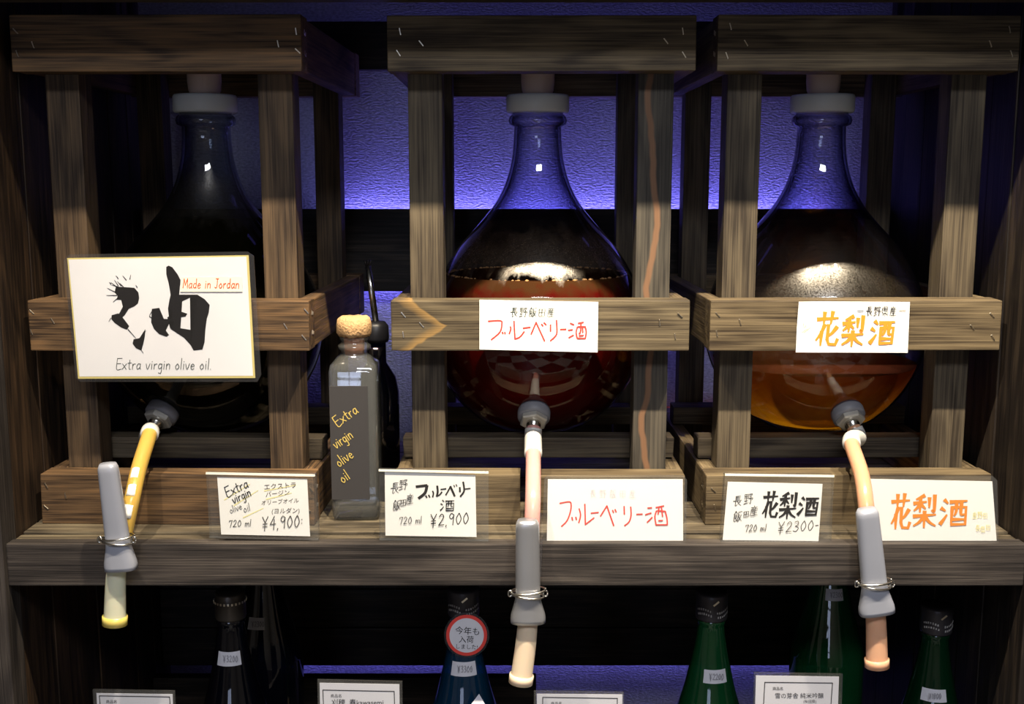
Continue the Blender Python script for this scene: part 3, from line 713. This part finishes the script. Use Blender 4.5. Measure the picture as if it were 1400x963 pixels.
def font_text(ink, body, u, v, size, ang=0.0, shear=0.0, sx=1.0):
    """flat lettering from the built-in font, left baseline at (u, v), size in pixels"""
    cu = bpy.data.curves.new('t', 'FONT'); cu.body = body; cu.size = 1.0; cu.resolution_u = 2
    o = bpy.data.objects.new('t', cu); COL.objects.link(o)
    dg = bpy.context.evaluated_depsgraph_get(); dg.update()
    me = bpy.data.meshes.new_from_object(o.evaluated_get(dg))
    ca, sa = math.cos(ang), math.sin(ang); vs = []
    for vv in me.vertices:
        px = (vv.co.x*sx + shear*vv.co.y)*size; py = -vv.co.y*size
        q = ink.s.p(u + px*ca - py*sa, v + px*sa + py*ca)
        vs.append(ink.bm.verts.new((q[0], ink.y, q[1])))
    for f in me.polygons:
        try: ink.bm.faces.new([vs[i] for i in f.vertices])
        except ValueError: pass
    bpy.data.objects.remove(o); bpy.data.meshes.remove(me); bpy.data.curves.remove(cu)
def crop(x0, y0, k): return lambda s_: [(x0 + float(a)/k, y0 + float(b_)/k) for a, b_ in (t.split(',') for t in s_.split())]

# --- the laminated olive oil sign tied on the left crate
sh_ = Sheet(222, 435, -0.006, lean=0.03, yaw=math.radians(-1.5))
e = root_for(sh_, 'laminated_sign', 'laminated white sign with big black brush calligraphy and olive oil lettering', 'sign')
link('laminate', poly(sh_, [(95, 348), (338, 344), (347, 350), (357, 513), (352, 522), (110, 522), (104, 516), (87, 356)], -0.0012, 0.0012), M_LAMI, e)
link('gilt_card', poly(sh_, [(92, 353), (340, 349), (349, 517), (107, 518)], -0.0004, 0.0004), M_GOLDB, e)
link('paper', poly(sh_, [(94, 355), (337, 351), (346, 514), (109, 515)], -0.0006, -0.0003), M_PAPER, e)
c = crop(80, 340, 5.0); ik = Ink(sh_, -0.0008)
for s_ in ('350,245 395,255 420,262 480,265 520,268 548,300 553,340 545,375 520,395 482,412 455,455 437,472 412,452 440,400 452,372 430,352 400,350 405,322 385,300 405,290 395,262',
           '365,455 410,443 440,470 485,530 470,555 430,540 385,508 363,482',
           '595,550 592,600 582,650 568,698 530,680 508,650 515,620 555,612',
           '738,125 755,116 780,128 815,175 836,215 824,255 826,318 768,318 755,240 738,175',
           '768,315 850,315 845,360 842,440 835,545 830,560 765,545 795,510 790,490 755,500 745,470 780,450 780,420 750,410 760,350',
           '838,430 882,445 870,465 836,470',
           '818,315 950,315 1000,345 1035,385 1028,440 1015,480 1005,560 1000,640 985,690 925,697 905,660 860,610 765,548 830,543 900,555 918,550 935,480 942,420 948,330 900,335 845,362',
           '640,412 690,405 705,440 722,480 772,483 765,502 740,520 735,560 757,590 740,603 690,585 655,550 635,505 645,480 638,440'):
    ik.fill(c(s_))
for s_ in ('400,262 360,232', '410,255 385,215', '430,255 405,225', '445,262 420,235', '490,210 495,180', '465,215 440,185', '410,205 395,185', '400,320 330,320', '395,300 335,270',
           '405,340 375,365', '478,553 532,614', '540,265 530,250', '360,240 350,230', '625,465 650,480', '640,430 622,462'):
    ik.raw(c(s_), [1.3, 0.5])
for s_ in ('360,475 345,500', '565,690 582,715', '550,660 600,560'): ik.raw(c(s_), [1.0, 0.4])
ik.done('calligraphy', M_INK, e)
ik = Ink(sh_, -0.0008); write(ik, 'Extra virgin olive oil.', 159, 505, 15, 0.85, 0.0, 0.92, 0.1); ik.done('lettering', M_INKG, e)
st = link('sticker', poly(sh_, [(248.5, 379), (331, 378.5), (332, 399), (247, 399)], -0.0016, -0.0012), M_STICK, e)
ik = Ink(sh_, -0.0018); write(ik, 'Made in Jordan', 250.5, 394, 13, 1.0, 0.0, 0.86, 0.1); o = ik.done('lettering', M_ORRED, e)

# --- papers stuck on the middle rails
def rail_paper(q, label, y=-0.0012):
    s2 = Sheet((q[0][0]+q[2][0])/2, (q[0][1]+q[2][1])/2, y)
    return s2
F_T = crop(640, 400, 7.368)
sh_ = Sheet(737, 446, -0.0022)
e = root_for(sh_, 'paper_label', 'white paper with red katakana stuck on the middle rail of the middle crate', 'label', 'papers on the middle rails')
link('paper', poly(sh_, [(655.5, 410), (818, 413), (817, 482), (655.5, 478)], 0.0, 0.0004), M_PAPER, e)
ik = Ink(sh_, -0.0003)
FUR = ['205,290 325,285 340,320 320,400 235,475', '345,400 350,415', '370,400 372,415', '425,345 430,370 415,415', '462,290 468,400 472,468', '472,468 520,450 565,395', '555,360 625,350', '635,420 685,302', '685,302 770,488',
       '740,320 752,336', '765,305 785,325', '830,325 830,390', '890,280 895,400 875,445 830,485', '930,372 985,370', '1030,310 1065,325', '1010,380 1050,375', '1015,455 1060,430', '1110,310 1160,300',
       '1100,350 1088,400 1098,458', '1098,462 1180,462', '1105,346 1180,345', '1180,345 1190,400 1180,462', '1138,310 1130,400 1118,412', '1152,350 1155,402', '1118,436 1160,432']
for s_ in FUR: ik.stroke(F_T(s_), 2.1)
ik.done('red_lettering', M_RED, e)
ik = Ink(sh_, -0.0003)
for k, ch in enumerate('長野飯田産'):
    x = 640 + (418 + k*93)/7.368; glyph(ik, ch, x, 420, x+11.5, 434, 0.85, 0.1)
ik.done('small_lettering', M_INKG, e)

G_T = crop(1080, 400, 8.235)
sh_ = Sheet(1165, 447, -0.0022)
e = root_for(sh_, 'paper_label', 'creased white paper with orange brush kanji stuck on the right crate middle rail', 'label', 'papers on the middle rails')
bm = bmesh.new()      # slightly curled sheet
qs = [(1091, 412), (1244, 413), (1241, 482.5), (1088, 482)]
NX, NZ = 16, 6; grid = []
for j in range(NZ+1):
    row = []
    for i in range(NX+1):
        s_, t_ = i/NX, j/NZ
        u = (qs[0][0]*(1-s_)+qs[1][0]*s_)*(1-t_) + (qs[3][0]*(1-s_)+qs[2][0]*s_)*t_
        v = (qs[0][1]*(1-s_)+qs[1][1]*s_)*(1-t_) + (qs[3][1]*(1-s_)+qs[2][1]*s_)*t_
        x, z = sh_.p(u, v); curl = -0.004*max(0, (0.16-s_)/0.16)*max(0, (0.45-t_)/0.45) - 0.0002*max(0, math.sin(s_*9))
        row.append(bm.verts.new((x, curl, z)))
    grid.append(row)
for j in range(NZ):
    for i in range(NX): bm.faces.new((grid[j][i], grid[j][i+1], grid[j+1][i+1], grid[j+1][i]))
link('paper', bm, M_PAPER, e, True)
def kanri(ink, b3, wd, shear=0.0):
    for ch, (x0, y0, x1, y1) in zip('花梨酒', b3): glyph(ink, ch, x0, y0, x1, y1, wd, shear)
ik = Ink(sh_, -0.0005)
kanri(ik, [(1112, 425, 1146, 474), (1148, 431, 1180, 474), (1186, 436, 1221, 472)], 4.6, 0.12); ik.done('orange_lettering', M_ORANGE, e)
ik = Ink(sh_, -0.0005)
for k, ch in enumerate('長野県産'):
    x = 1183 + k*10.8; glyph(ik, ch, x, 418.5, x+10, 432.5, 0.95, 0.12)
ik.raw([(1172, 425.5), (1180, 425.2)], [1, 1]); ik.raw([(1229, 425), (1238, 424.8)], [1, 1])
ik.done('small_lettering', M_INK, e)
ik = Ink(sh_, -0.0005)
for s_ in ('150,350 160,400', '175,370 178,400', '135,450 205,400', '155,455 230,395'): ik.raw(G_T(s_), [0.5, 0.3])
ik.done('pale_marks', M_ORANGE, e)

# --- price cards in acrylic stands on the shelf front
def stand(sh_, e, outer, dep=0.010):
    """outer: photo outline of the acrylic front; a folded foot reaches back"""
    link('acrylic_stand', poly(sh_, outer, -0.0012, dep), M_ACRYL, e)
def card(name, label, u, v, y, outer, paper, lean=0.05, yaw=0.0, dep=0.009, cat='price card', grp='cards on the upper shelf'):
    s2 = Sheet(u, v, y, lean, yaw); e = root_for(s2, name, label, cat, grp)
    stand(s2, e, outer, dep)
    link('paper', poly(s2, paper, -0.0003, 0.0003), M_PAPER, e)
    if dep > 0.005:
        (a, b_), (c_, d_) = outer[0], outer[1]
        link('edge_highlight', poly(s2, [(a, b_-0.6), (c_, d_-0.6), (c_, d_+2.4), (a, b_+2.4)], -0.0022, -0.0013), M_EDGE, e)  # pale strip paints the lit look of the stand's top edge
        q = outer[3]; r_ = outer[2]
        link('stand_foot', poly(s2, [(q[0], q[1]-2.5), (r_[0], r_[1]-2.5), r_, q], -0.0040, -0.0013), M_ACRYL, e)
    return s2, e
YC = -0.064
M_EDGE = simple('acrylic_edge_highlight', lin(225, 222, 208), 0.3)  # near-white colour for the painted highlight along the stand tops
A_T = crop(280, 630, 7.0)
s2, e = card('price_card', 'price card in acrylic stand handwritten with extra virgin olive oil, 4,900 yen', 360, 737, YC, [(282, 646), (431, 649), (436, 738), (287, 735)], [(297, 652.5), (420, 655), (424, 733.5), (302.5, 731)])
ik = Ink(s2, -0.0006)
write(ik, 'Extra', 311, 680, 14, 1.25, -0.45, 0.95); write(ik, 'virgin', 320, 689, 13, 1.2, -0.45, 0.85)
ik.done('bold_lettering', M_INK, e)
ik = Ink(s2, -0.0005)
for s_ in ('190,375 430,225', '280,430 510,285', '370,545 560,455', '570,290 870,235', '590,370 830,310'): ik.raw(A_T(s_), [1.6, 1.0])
ik.done('yellow_underline', M_PALEY, e)
ik = Ink(s2, -0.0006)
write(ik, 'olive', 315.5, 702.5, 10, 0.75, -0.4, 0.9); write(ik, 'oil', 334, 701, 11, 0.75, -0.3, 0.9)
write(ik, '720 ml', 313, 721, 9.5, 0.85, -0.05, 1.05)
write(ik, '¥4,900:', 358, 724, 17, 1.15, -0.06, 0.92)
ik.done('price_lettering', M_INKP, e)
ik = Ink(s2, -0.0006)
font_text(ik, 'エクストラ', 361, 669.5, 9.0, -0.07); font_text(ik, 'バージン', 363, 679.5, 8.4, -0.10, 0.1)
font_text(ik, 'オリーブオイル', 357, 690.5, 7.4, -0.07, 0.15); font_text(ik, '(ヨルダン)', 371, 702, 8.4, -0.02, 0.1)
ik.done('katakana_lettering', simple('olive_black_ink', lin(66, 58, 38), 0.5), e)

B_T = crop(510, 630, 8.025)
s2, e = card('price_card', 'price card beside the cork bottle, black katakana and 2,900 yen', 592, 739, YC, [(518, 642), (668, 645), (668, 739.5), (519, 738)], [(526, 644), (650, 650), (651.5, 734.5), (527, 732.5)])
ik = Ink(s2, -0.0006)
ik.stroke(B_T('478,285 588,272'), 3.6)
for s_, w_ in (('592,278 570,355 505,410', 4), ('580,385 590,405', 2), ('612,378 622,400', 2), ('655,335 663,360 655,398', 2), ('705,280 710,340 700,388', 2.8), ('700,388 730,375 755,345', 2), ('745,315 800,308', 1.8), ('800,375 850,285', 2), ('850,285 895,385', 2.8),
           ('888,270 895,287', 1.4), ('912,262 920,278', 1.4), ('952,295 955,340', 2.4), ('990,235 1000,330 960,390', 2.4), ('1010,310 1068,303', 1.5)): ik.stroke(B_T(s_), w_)
glyph(ik, '酒', 600.5, 682.5, 621.5, 699.5, 1.5, 0.03)
ik.done('katakana_lettering', M_INK, e)
ik = Ink(s2, -0.0006)
for ch, x, y, s_ in (('長', 533, 660, 14), ('野', 545, 656, 13), ('飯', 536, 684, 13), ('田', 546.5, 682, 10), ('産', 554.5, 676, 12)): glyph(ik, ch, x, y, x+s_*0.92, y+s_*1.2, 0.9, 0.1, 0.12)
write(ik, '720 ml', 546, 717, 10, 0.8, -0.05, 1.0); write(ik, '¥2,900', 588, 719.5, 16, 1.15, -0.06, 1.0)
ik.done('small_lettering', M_INK, e)

C_T = crop(740, 640, 6.667)
s2, e = card('name_card', 'laminated white card with red katakana standing right of the pink hose', 842, 748, YC+0.002, [(744, 655), (748, 650), (934, 650), (939, 656), (938, 749), (741, 749)], [(749, 655.5), (933.5, 655.5), (934, 747), (747.5, 746)], dep=0.0006, cat='name card')
ik = Ink(s2, -0.0006)
for s_ in ('170,322 255,308 272,335 265,400 235,480 185,532', '280,450 285,475', '315,448 320,470', '345,372 358,430 342,498', '397,330 402,515', '402,515 480,455', '455,412 520,405', '540,438 598,345', '598,345 660,525', '650,385 658,405', '672,378 682,400',
           '755,350 757,420', '815,355 818,430 800,490 760,525', '870,422 920,420', '970,365 1005,362', '950,425 1000,410', '965,495 1010,450', '1045,360 1115,345', '1050,390 1035,440 1045,515', '1045,518 1145,517', '1148,515 1145,460 1130,395', '1060,388 1130,395', '1072,360 1065,420', '1095,360 1105,440', '1070,480 1105,478'):
    ik.stroke(C_T(s_), 1.9)
ik.done('red_lettering', M_RED, e)
ik = Ink(s2, -0.0006)
for k, ch in enumerate('長野飯田産'): glyph(ik, ch, 806+k*13.5, 669, 815.5+k*13.5, 681, 0.45)
ik.done('faded_lettering', simple('faded_grey_ink', lin(200, 192, 196), 0.6), e)

s2, e = card('price_card', 'price card with black brush kanji and 2,300 yen, between the red and orange cards', 1063, 743, YC, [(991, 648), (1140, 650), (1136, 743), (985, 741)], [(995, 659), (1124.5, 662), (1119, 740), (988, 738.5)])
ik = Ink(s2, -0.0006)
kanri(ik, [(1040, 671, 1063, 709), (1063, 673, 1088, 710), (1088, 678, 1117, 706)], 3.5, 0.14)
ik.done('brush_lettering', M_INK, e)
ik = Ink(s2, -0.0006)
for ch, x, y, s_ in (('長', 1001, 678, 13), ('野', 1016, 675, 13), ('飯', 1001, 699, 13), ('田', 1015, 698, 9), ('産', 1024, 692, 12)): glyph(ik, ch, x, y, x+s_, y+s_*1.2, 0.95, 0.12, 0.1)
write(ik, '720 ml', 1018, 727, 9.5, 0.9, -0.04, 1.0, 0.2); write(ik, '¥2300-', 1062, 728.5, 14.5, 0.95, -0.06, 1.12, 0.2)
ik.done('price_lettering', M_INKP, e)

s2, e = card('name_card', 'laminated white card with orange brush kanji at the right end of the shelf', 1280, 746, YC+0.002, [(1186, 651), (1357, 651), (1363, 657), (1365, 747), (1192, 747)], [(1187, 655), (1356.5, 658.5), (1362.5, 741), (1192, 742)], dep=0.0006, cat='name card')
ik = Ink(s2, -0.0006)
kanri(ik, [(1216, 674, 1245, 725), (1246, 676, 1280, 722), (1282, 680, 1322, 720)], 4.4, 0.05)
ik.done('orange_lettering', M_ORANGE, e)
ik = Ink(s2, -0.0006)
for k, (u, v) in enumerate(((1330, 703), (1337, 702), (1344, 703), (1334, 720), (1341, 722), (1348, 719))):
    glyph(ik, '産野田長県田'[k], u-1, v-3, u+6, v+7, 0.7)
ik.done('pale_lettering', M_PALEY, e)

# ------------------------------------------------------------------ square bottle with cork, dark bottle with pourer
def rect_ring(bm, hx, hy, r, z, seg=5):
    vs = []
    for cx_, cy_, a0 in ((hx-r, hy-r, 0), (-hx+r, hy-r, PI/2), (-hx+r, -hy+r, PI), (hx-r, -hy+r, 1.5*PI)):
        for k in range(seg+1):
            a = a0 + PI/2*k/seg; vs.append(bm.verts.new((cx_ + r*math.cos(a), cy_ + r*math.sin(a), z)))
    return vs
def square_bottle(levels, seg=5):
    bm = bmesh.new(); prev = None; first = None
    for hx, r, z in levels:
        rg = rect_ring(bm, hx, hx, min(r, hx*0.999), z, seg)
        if prev:
            for k in range(len(rg)): bm.faces.new((prev[k], prev[(k+1) % len(rg)], rg[(k+1) % len(rg)], rg[k]))
        else: bm.faces.new(rg[::-1])
        prev = rg
    return bm
fb = at(480, 712, 0.012)
e = empty('glass_bottle', (fb.x+0.0045, 0.012+0.031, 0.0), (0, 0, math.radians(2)))
tag(e, 'square clear glass bottle with cork and black label, between the left and middle crates', 'bottle')
lv = [(0.0265, 0.004, 0.0012), (0.0295, 0.006, 0.006), (0.030, 0.006, 0.02), (0.030, 0.006, 0.190), (0.0285, 0.008, 0.198), (0.0215, 0.0205, 0.206), (0.0165, 0.0164, 0.210), (0.0165, 0.0164, 0.213), (0.0205, 0.0204, 0.2165), (0.0205, 0.0204, 0.2205), (0.0165, 0.0164, 0.2235), (0.0165, 0.0164, 0.226), (0.0185, 0.0184, 0.2285), (0.0185, 0.0184, 0.2315)]
link('glass_body', square_bottle(lv), M_GLASS, e, True)
li = [(0.0245, 0.004, 0.014), (0.0265, 0.006, 0.020), (0.0265, 0.006, 0.186), (0.024, 0.008, 0.195), (0.015, 0.0149, 0.204), (0.0135, 0.0134, 0.210)]
link('inner_glass', square_bottle(li), thinglass('bottle_glass_inner', (0.97, 0.98, 0.98, 1), (0.45, 0.48, 0.5, 1), base=0.08, diff=0.02), e, True)
lb = board('label', (-0.0288, -0.0312, 0.029), (0.0185, -0.0303, 0.1736), M_BLKLAB, e, bev=0.0002)
ck = [(0.0, 0.208), (0.012, 0.208), (0.0135, 0.232), (0.0, 0.232)]
link('cork_plug', lathe(ck, 24), M_CORKD, e, True)
bm = lathe([(0.0, 0.2318), (0.0185, 0.2318), (0.0215, 0.236), (0.0218, 0.246), (0.0205, 0.2535), (0.016, 0.2565), (0.0, 0.257)], 28)
for vv in bm.verts: vv.co += Vector((1, 1, 0.6))*0.0009*math.sin(vv.co.x*420 + vv.co.z*510)*math.cos(vv.co.y*380)
for vv in bm.verts: vv.co += Vector((random.uniform(-.0006, .0006), random.uniform(-.0006, .0006), random.uniform(-.0005, .0005)))
link('cork_top', bm, M_CORK, e, True)
M_e = Matrix.Translation(e.location) @ Matrix.Rotation(math.radians(2), 4, 'Z')
class LabelSheet(Sheet):
    def __init__(self, M): 
        self.M = M; self.o = M.translation; R = M.to_3x3(); self.ax = R.col[0]; self.up = R.col[2]; self.n = -R.col[1]
ls = LabelSheet(M_e @ Matrix.Translation((0, -0.0314, 0)))
ik = Ink(ls, -0.0001)
write(ik, 'Extra', 462, 584, 15, 1.2, -0.62, 0.95, 0.0); write(ik, 'virgin', 460, 614, 15, 1.2, -0.60, 0.78, 0.0)
write(ik, 'olive', 464, 639, 15, 1.2, -0.62, 0.85, 0.0); write(ik, 'oil', 469, 661, 15, 1.2, -0.60, 0.9, 0.0)
o = ik.done('gold_lettering', M_GOLD, e); o.location = (0, -0.0314, 0)

e = empty('oil_bottle', (at(517, 600, 0.125).x, 0.125, 0.0)); tag(e, 'dark oil bottle with a thin steel pourer, behind the square cork bottle', 'bottle')
link('dark_glass', lathe([(0, 0.001), (0.026, 0.001), (0.029, 0.006), (0.029, 0.145), (0.025, 0.165), (0.013, 0.185), (0.0125, 0.215), (0, 0.215)], 36), thinglass('dark_bottle_glass', (0.08, 0.09, 0.12, 1), (0.02, 0.02, 0.04, 1), base=0.06), e, True)
link('pourer_collar', lathe([(0, 0.213), (0.016, 0.213), (0.017, 0.218), (0.0165, 0.234), (0.012, 0.240), (0, 0.241)], 24), simple('black_rubber', lin(20, 20, 24), 0.4), e, True)
p0, p1 = Vector((0, 0, 0.238)), at(503, 364, 0.125) - Vector(e.location)
pp = [p0, p0.lerp(p1, 0.5), p1]
link('pourer_spout', sweep(pp, lambda i: (0.0042, 0.0042), 16), M_STEEL, e, True)
bm = bmesh.new()
for s in (-1, 0, 1): merge(bm, sweep([p1 + Vector((s*0.002, 0, 0)), p1 + Vector((s*0.0045, 0, 0.0075))], lambda i: (0.0014, 0.0014), 8))
link('pourer_tip', bm, simple('dark_metal', lin(50, 46, 44), 0.4, 0.8), e, True)

# ------------------------------------------------------------------ sake bottles on the lower shelf
def sake_bottle(u, vtop, y, label, gm, capm, tag_uv=None, h_base=-0.51, hidden=False, capr=0.0205, ktext=None, cap_style='plain', price='¥2300'):
    x = at(u, (830 if hidden else vtop+20), y).x; zt = vtop if hidden else at(u, vtop, y).z
    e = empty('sake_bottle', (x, y, h_base)); tag(e, label, 'bottle', 'large bottles on the lower shelf')
    H = zt - h_base
    pr = [(0, 0.001), (0.045, 0.001), (0.052, 0.008), (0.0525, 0.02), (0.0525, H-0.205), (0.050, H-0.190), (0.043, H-0.165), (0.034, H-0.135), (0.027, H-0.105), (0.0215, H-0.078), (0.0180, H-0.056), (0.0170, H-0.044), (0.0185, H-0.041), (0.0185, H-0.037), (0.0165, H-0.034), (0.0165, H-0.02), (0, H-0.02)]
    pr2 = pr[:4] + spline(pr[4:12], 4) + pr[12:]
    link('glass_body', lathe(pr2, 48), gm, e, True)
    k = capr
    if cap_style == 'beaded':
        cp = [(0, H-0.036), (k*0.93, H-0.036), (k*0.98, H-0.033), (k*0.96, H-0.016), (k, H-0.014), (k, H-0.010), (k*0.93, H-0.0085), (k*0.95, H-0.003), (k*0.88, H), (0, H)]
    else:
        cp = [(0, H-0.036), (k*0.97, H-0.036), (k, H-0.034), (k*0.99, H-0.012), (k*1.01, H-0.010), (k*1.0, H-0.003), (k*0.95, H), (k*0.4, H-0.0005), (0, H-0.0005)]
    cpo = link('screw_cap', lathe(cp, 40), capm, e, True)
    if cap_style == 'beaded':
        bm = bmesh.new()
        for j in range(26):
            a = 2*PI*j/26
            merge(bm, box_bm(0.0022, 0.0014, 0.003, 0.0004), Matrix.Translation((k*math.cos(a), k*math.sin(a), H-0.012)) @ Matrix.Rotation(a+PI/2, 4, 'Z'))
        link('perforated_band', bm, M_STAPLE, cpo)
    else:    # pale printed marks running round the cap
        bm = bmesh.new()
        for row, zz_ in enumerate((H-0.021, H-0.027)):
            for j in range(16):
                a = -PI/2 - 1.15 + j*0.150 + row*0.05
                if 6 < j < 9: continue
                merge(bm, box_bm(random.uniform(0.0012, 0.002), 0.0004, random.uniform(0.002, 0.003), 0), Matrix.Translation(((k*0.998+.0003)*math.cos(a), (k*0.998+.0003)*math.sin(a), zz_ + 0.002*math.sin(j*0.5))) @ Matrix.Rotation(a+PI/2, 4, 'Z'))
        link('cap_print', bm, simple('cap_print_grey', lin(150, 148, 146), 0.4), cpo)
        q = link('cap_slit', box_bm(0.009, 0.0004, 0.0022, 0), M_STAPLE, cpo); q.location = (0.002, -k*1.005, H-0.010); q.rotation_euler = (0, -0.7, 0)
    if tag_uv:
        (u0, v0, u1, v1) = tag_uv
        uc = (u0+u1)/2
        # curved sticker wrapped on the neck
        c0 = at(uc, (v0+v1)/2, y-0.02); zc = c0.z - h_base; 
        r = prof_r(zc, pr2) + 0.0006
        c0 = at(uc, (v0+v1)/2, y-r)
        a0 = math.asin(max(-.95, min(.95, (at(u0, v0, y-r*.9).x-x)/r))); a1 = math.asin(max(-.95, min(.95, (at(u1, v0, y-r*.9).x-x)/r)))
        zt0 = at(uc, v0, y-r).z - h_base; zb0 = at(uc, v1, y-r).z - h_base
        bm = bmesh.new(); T_, B_ = [], []
        for j in range(11):
            a = a0 + (a1-a0)*j/10
            T_.append(bm.verts.new((math.sin(a)*(prof_r(zt0, pr2)+.0007), -math.cos(a)*(prof_r(zt0, pr2)+.0007), zt0))); B_.append(bm.verts.new((math.sin(a)*(prof_r(zb0, pr2)+.0007), -math.cos(a)*(prof_r(zb0, pr2)+.0007), zb0)))
        for j in range(10): bm.faces.new((T_[j], T_[j+1], B_[j+1], B_[j]))
        stk = link('price_sticker', bm, M_PAPERG, e, True)
        s3 = LabelSheet(Matrix.Translation((x, y-r-0.0016, h_base)))
        ik = Ink(s3, 0.0); write(ik, price, u0+(u1-u0)*0.25, v1-(v1-v0)*0.3, (v1-v0)*0.5, 0.7, 0, 0.75, 0.0)
        o = ik.done('price_digits', simple('faint_print', lin(130, 130, 140), 0.6), stk); o.location = (0, -r-0.0016, 0)
    return e, x, H
def bottleglass(name, tint, edge, base=0.06): return thinglass(name, tint, edge, base=base, diff=0.06 if 'midnight' in name else 0.13, dcol=tint, edgepow=1.5, gl=0.9)
G_BLK = bottleglass('midnight_glass', (0.03, 0.035, 0.07, 1), (0.01, 0.012, 0.03, 1))
G_BLU = bottleglass('blue_glass', (0.02, 0.17, 0.38, 1), (0.01, 0.06, 0.22, 1), 0.07)
G_GRN = bottleglass('green_glass', (0.03, 0.32, 0.10, 1), (0.01, 0.08, 0.03, 1), 0.07)
sake_bottle(315, 808, 0.04, 'dark bottle with silver beaded cap band, lower shelf at left', G_BLK, M_SCREWG, (297, 893, 328, 911), cap_style='beaded', price='¥3200')
sake_bottle(362, -0.053, 0.19, 'dark bottle whose cap is hidden by the shelf edge, behind the beaded cap bottle', G_BLK, M_SCREW, (338, 847, 362, 862), hidden=True)
eb, xb, Hb = sake_bottle(634, 803, 0.03, 'blue glass bottle with black cap and round red rimmed tag', G_BLU, M_SCREW, (617, 907, 651, 925), price='¥3300')
sake_bottle(973, 808, 0.04, 'green glass bottle with black cap, whole cap in view, right of the middle clamp', G_GRN, M_SCREW, (962, 918, 994, 935), price='¥2200')
sake_bottle(1133, -0.053, 0.20, 'green bottle whose cap is hidden by the shelf edge, behind the printed card', G_GRN, M_SCREW, (1129, 807, 1153, 822), hidden=True)
sake_bottle(1280, 827, 0.06, 'dark green bottle with crumpled black cap, far right of the lower shelf', bottleglass('dark_green_glass', (0.01, 0.13, 0.045, 1), (0.003, 0.03, 0.012, 1)), M_SCREW, (1262, 945, 1294, 961), price='¥1800')
# pale label corner at the foot of the blue bottle neck
s3 = Sheet(655, 958, -0.016, lean=0.55)
o = link('label_corner', poly(s3, [(655, 949), (668, 972), (662, 1000), (632, 985), (642, 966)], 0, 0.0006), M_PAPERG, None); o.matrix_world = s3.M
_m = o.matrix_world.copy(); o.parent = eb; o.matrix_parent_inverse = Matrix.Translation(-Vector(eb.location)); 
# round tag on the blue bottle
s2 = Sheet(638, 869, 0.002, 0.05)
e = root_for(s2, 'round_tag', 'round white tag with red rim and handwriting on the blue bottle neck', 'tag')
circ = lambda r, k=1.0: [(638 + r*math.cos(a*PI/24), 869 + r*k*math.sin(a*PI/24)) for a in range(48)]
link('laminate', poly(s2, circ(31), 0.0002, 0.0014), M_LAMI, e)
link('red_rim', poly(s2, circ(28), -0.0002, 0.0002), M_RED, e)
link('paper', poly(s2, circ(23.5), -0.0006, -0.0002), M_PAPERG, e)
ik = Ink(s2, -0.0009)
font_text(ik, '今年も', 622, 866, 11.5, 0.06); font_text(ik, '入荷', 627, 878, 10.5, 0.02); font_text(ik, 'しました!', 622, 886.5, 7.4, 0.04)
ik.done('handwriting', M_INK, e)
# printed cards
def printed(outer, paper, border, label, lines, y=-0.052, zf=-0.350):
    u = (paper[0][0]+paper[1][0])/2; v = paper[0][1]
    top = at(u, v, y)
    s2 = Sheet(u, v, y, 0.04); e = empty('printed_card'); e.matrix_world = s2.M; tag(e, label, 'card', 'printed cards on the lower shelf')
    def ext(q):    # continue the outline down to the ledge
        d = top.z - zf; res = [s2.p(*q[0]), s2.p(*q[1])]; k = (s2.p(*q[2])[0]-res[0][0])*0 
        return res, d
    def slab(nm, q, y0, y1, m, bot):
        (a, b_), d = ext(q); bm = bmesh.new()
        pts = [a, b_, (b_[0], -bot), (a[0], -bot)]
        A = [bm.verts.new((p[0], y0, p[1])) for p in pts]; B = [bm.verts.new((p[0], y1, p[1])) for p in pts]
        bm.faces.new(A); bm.faces.new(B[::-1])
        for k in range(4): bm.faces.new((A[k], A[(k+1) % 4], B[(k+1) % 4], B[k]))
        bmesh.ops.recalc_face_normals(bm, faces=bm.faces[:]); return link(nm, bm, m, e)
    d = (top.z - zf)/math.cos(0.04)
    slab('acrylic_stand', outer+[outer[0]], -0.001, 0.002, M_ACRYL, d-0.0005)
    slab('paper', paper+[paper[0]], -0.0003, 0.0003, M_PAPERG, d-0.006)
    ik = Ink(s2, -0.0006)
    (a, b_) = border
    ik.raw([a, b_], [1.1, 1.1]); ik.raw([a, (a[0]+0.5*(a[0]-700)*-0.02, a[1]+60)], [1.1, 1.1]); ik.raw([b_, (b_[0]-0.5*(b_[0]-700)*0.02, b_[1]+60)], [1.1, 1.1])
    for (t, uu, vv, sz) in lines: font_text(ik, t, uu, vv, sz)
    ik.done('printing', M_INK, e)
printed([(127, 943), (239, 945)], [(132, 948), (236, 949.5)], ((136, 951.5), (232, 953)), 'printed white card at far left of the lower shelf', [('商品名', 145, 961.5, 5.2)], y=-0.050)
printed([(434, 929.5), (550, 932)], [(437, 934), (546, 936)], ((441.5, 943.5), (539, 945.5)), 'printed white card between the beaded cap bottle and the blue bottle', [('商品名', 452, 953.5, 5.2), ('刈穂  春kawasemi', 453, 964, 9.6)], y=-0.05)
printed([(730, 945), (853, 947)], [(734, 949), (851, 950)], ((742, 953.5), (844, 955)), 'printed white card under the middle clamp on the lower shelf', [('商品名', 753, 964, 5.2)], y=-0.05)
printed([(1031, 920), (1152, 922)], [(1033.5, 924), (1147, 925.5)], ((1045.5, 933), (1138, 934)), 'printed white card below the green bottles, the tallest printed card', [('商品名', 1056, 943.5, 5.0), ('雪の芽舎 純米吟醸', 1059, 954.5, 8.1), ('(秋田県)', 1098, 961, 5.0)], y=-0.05)
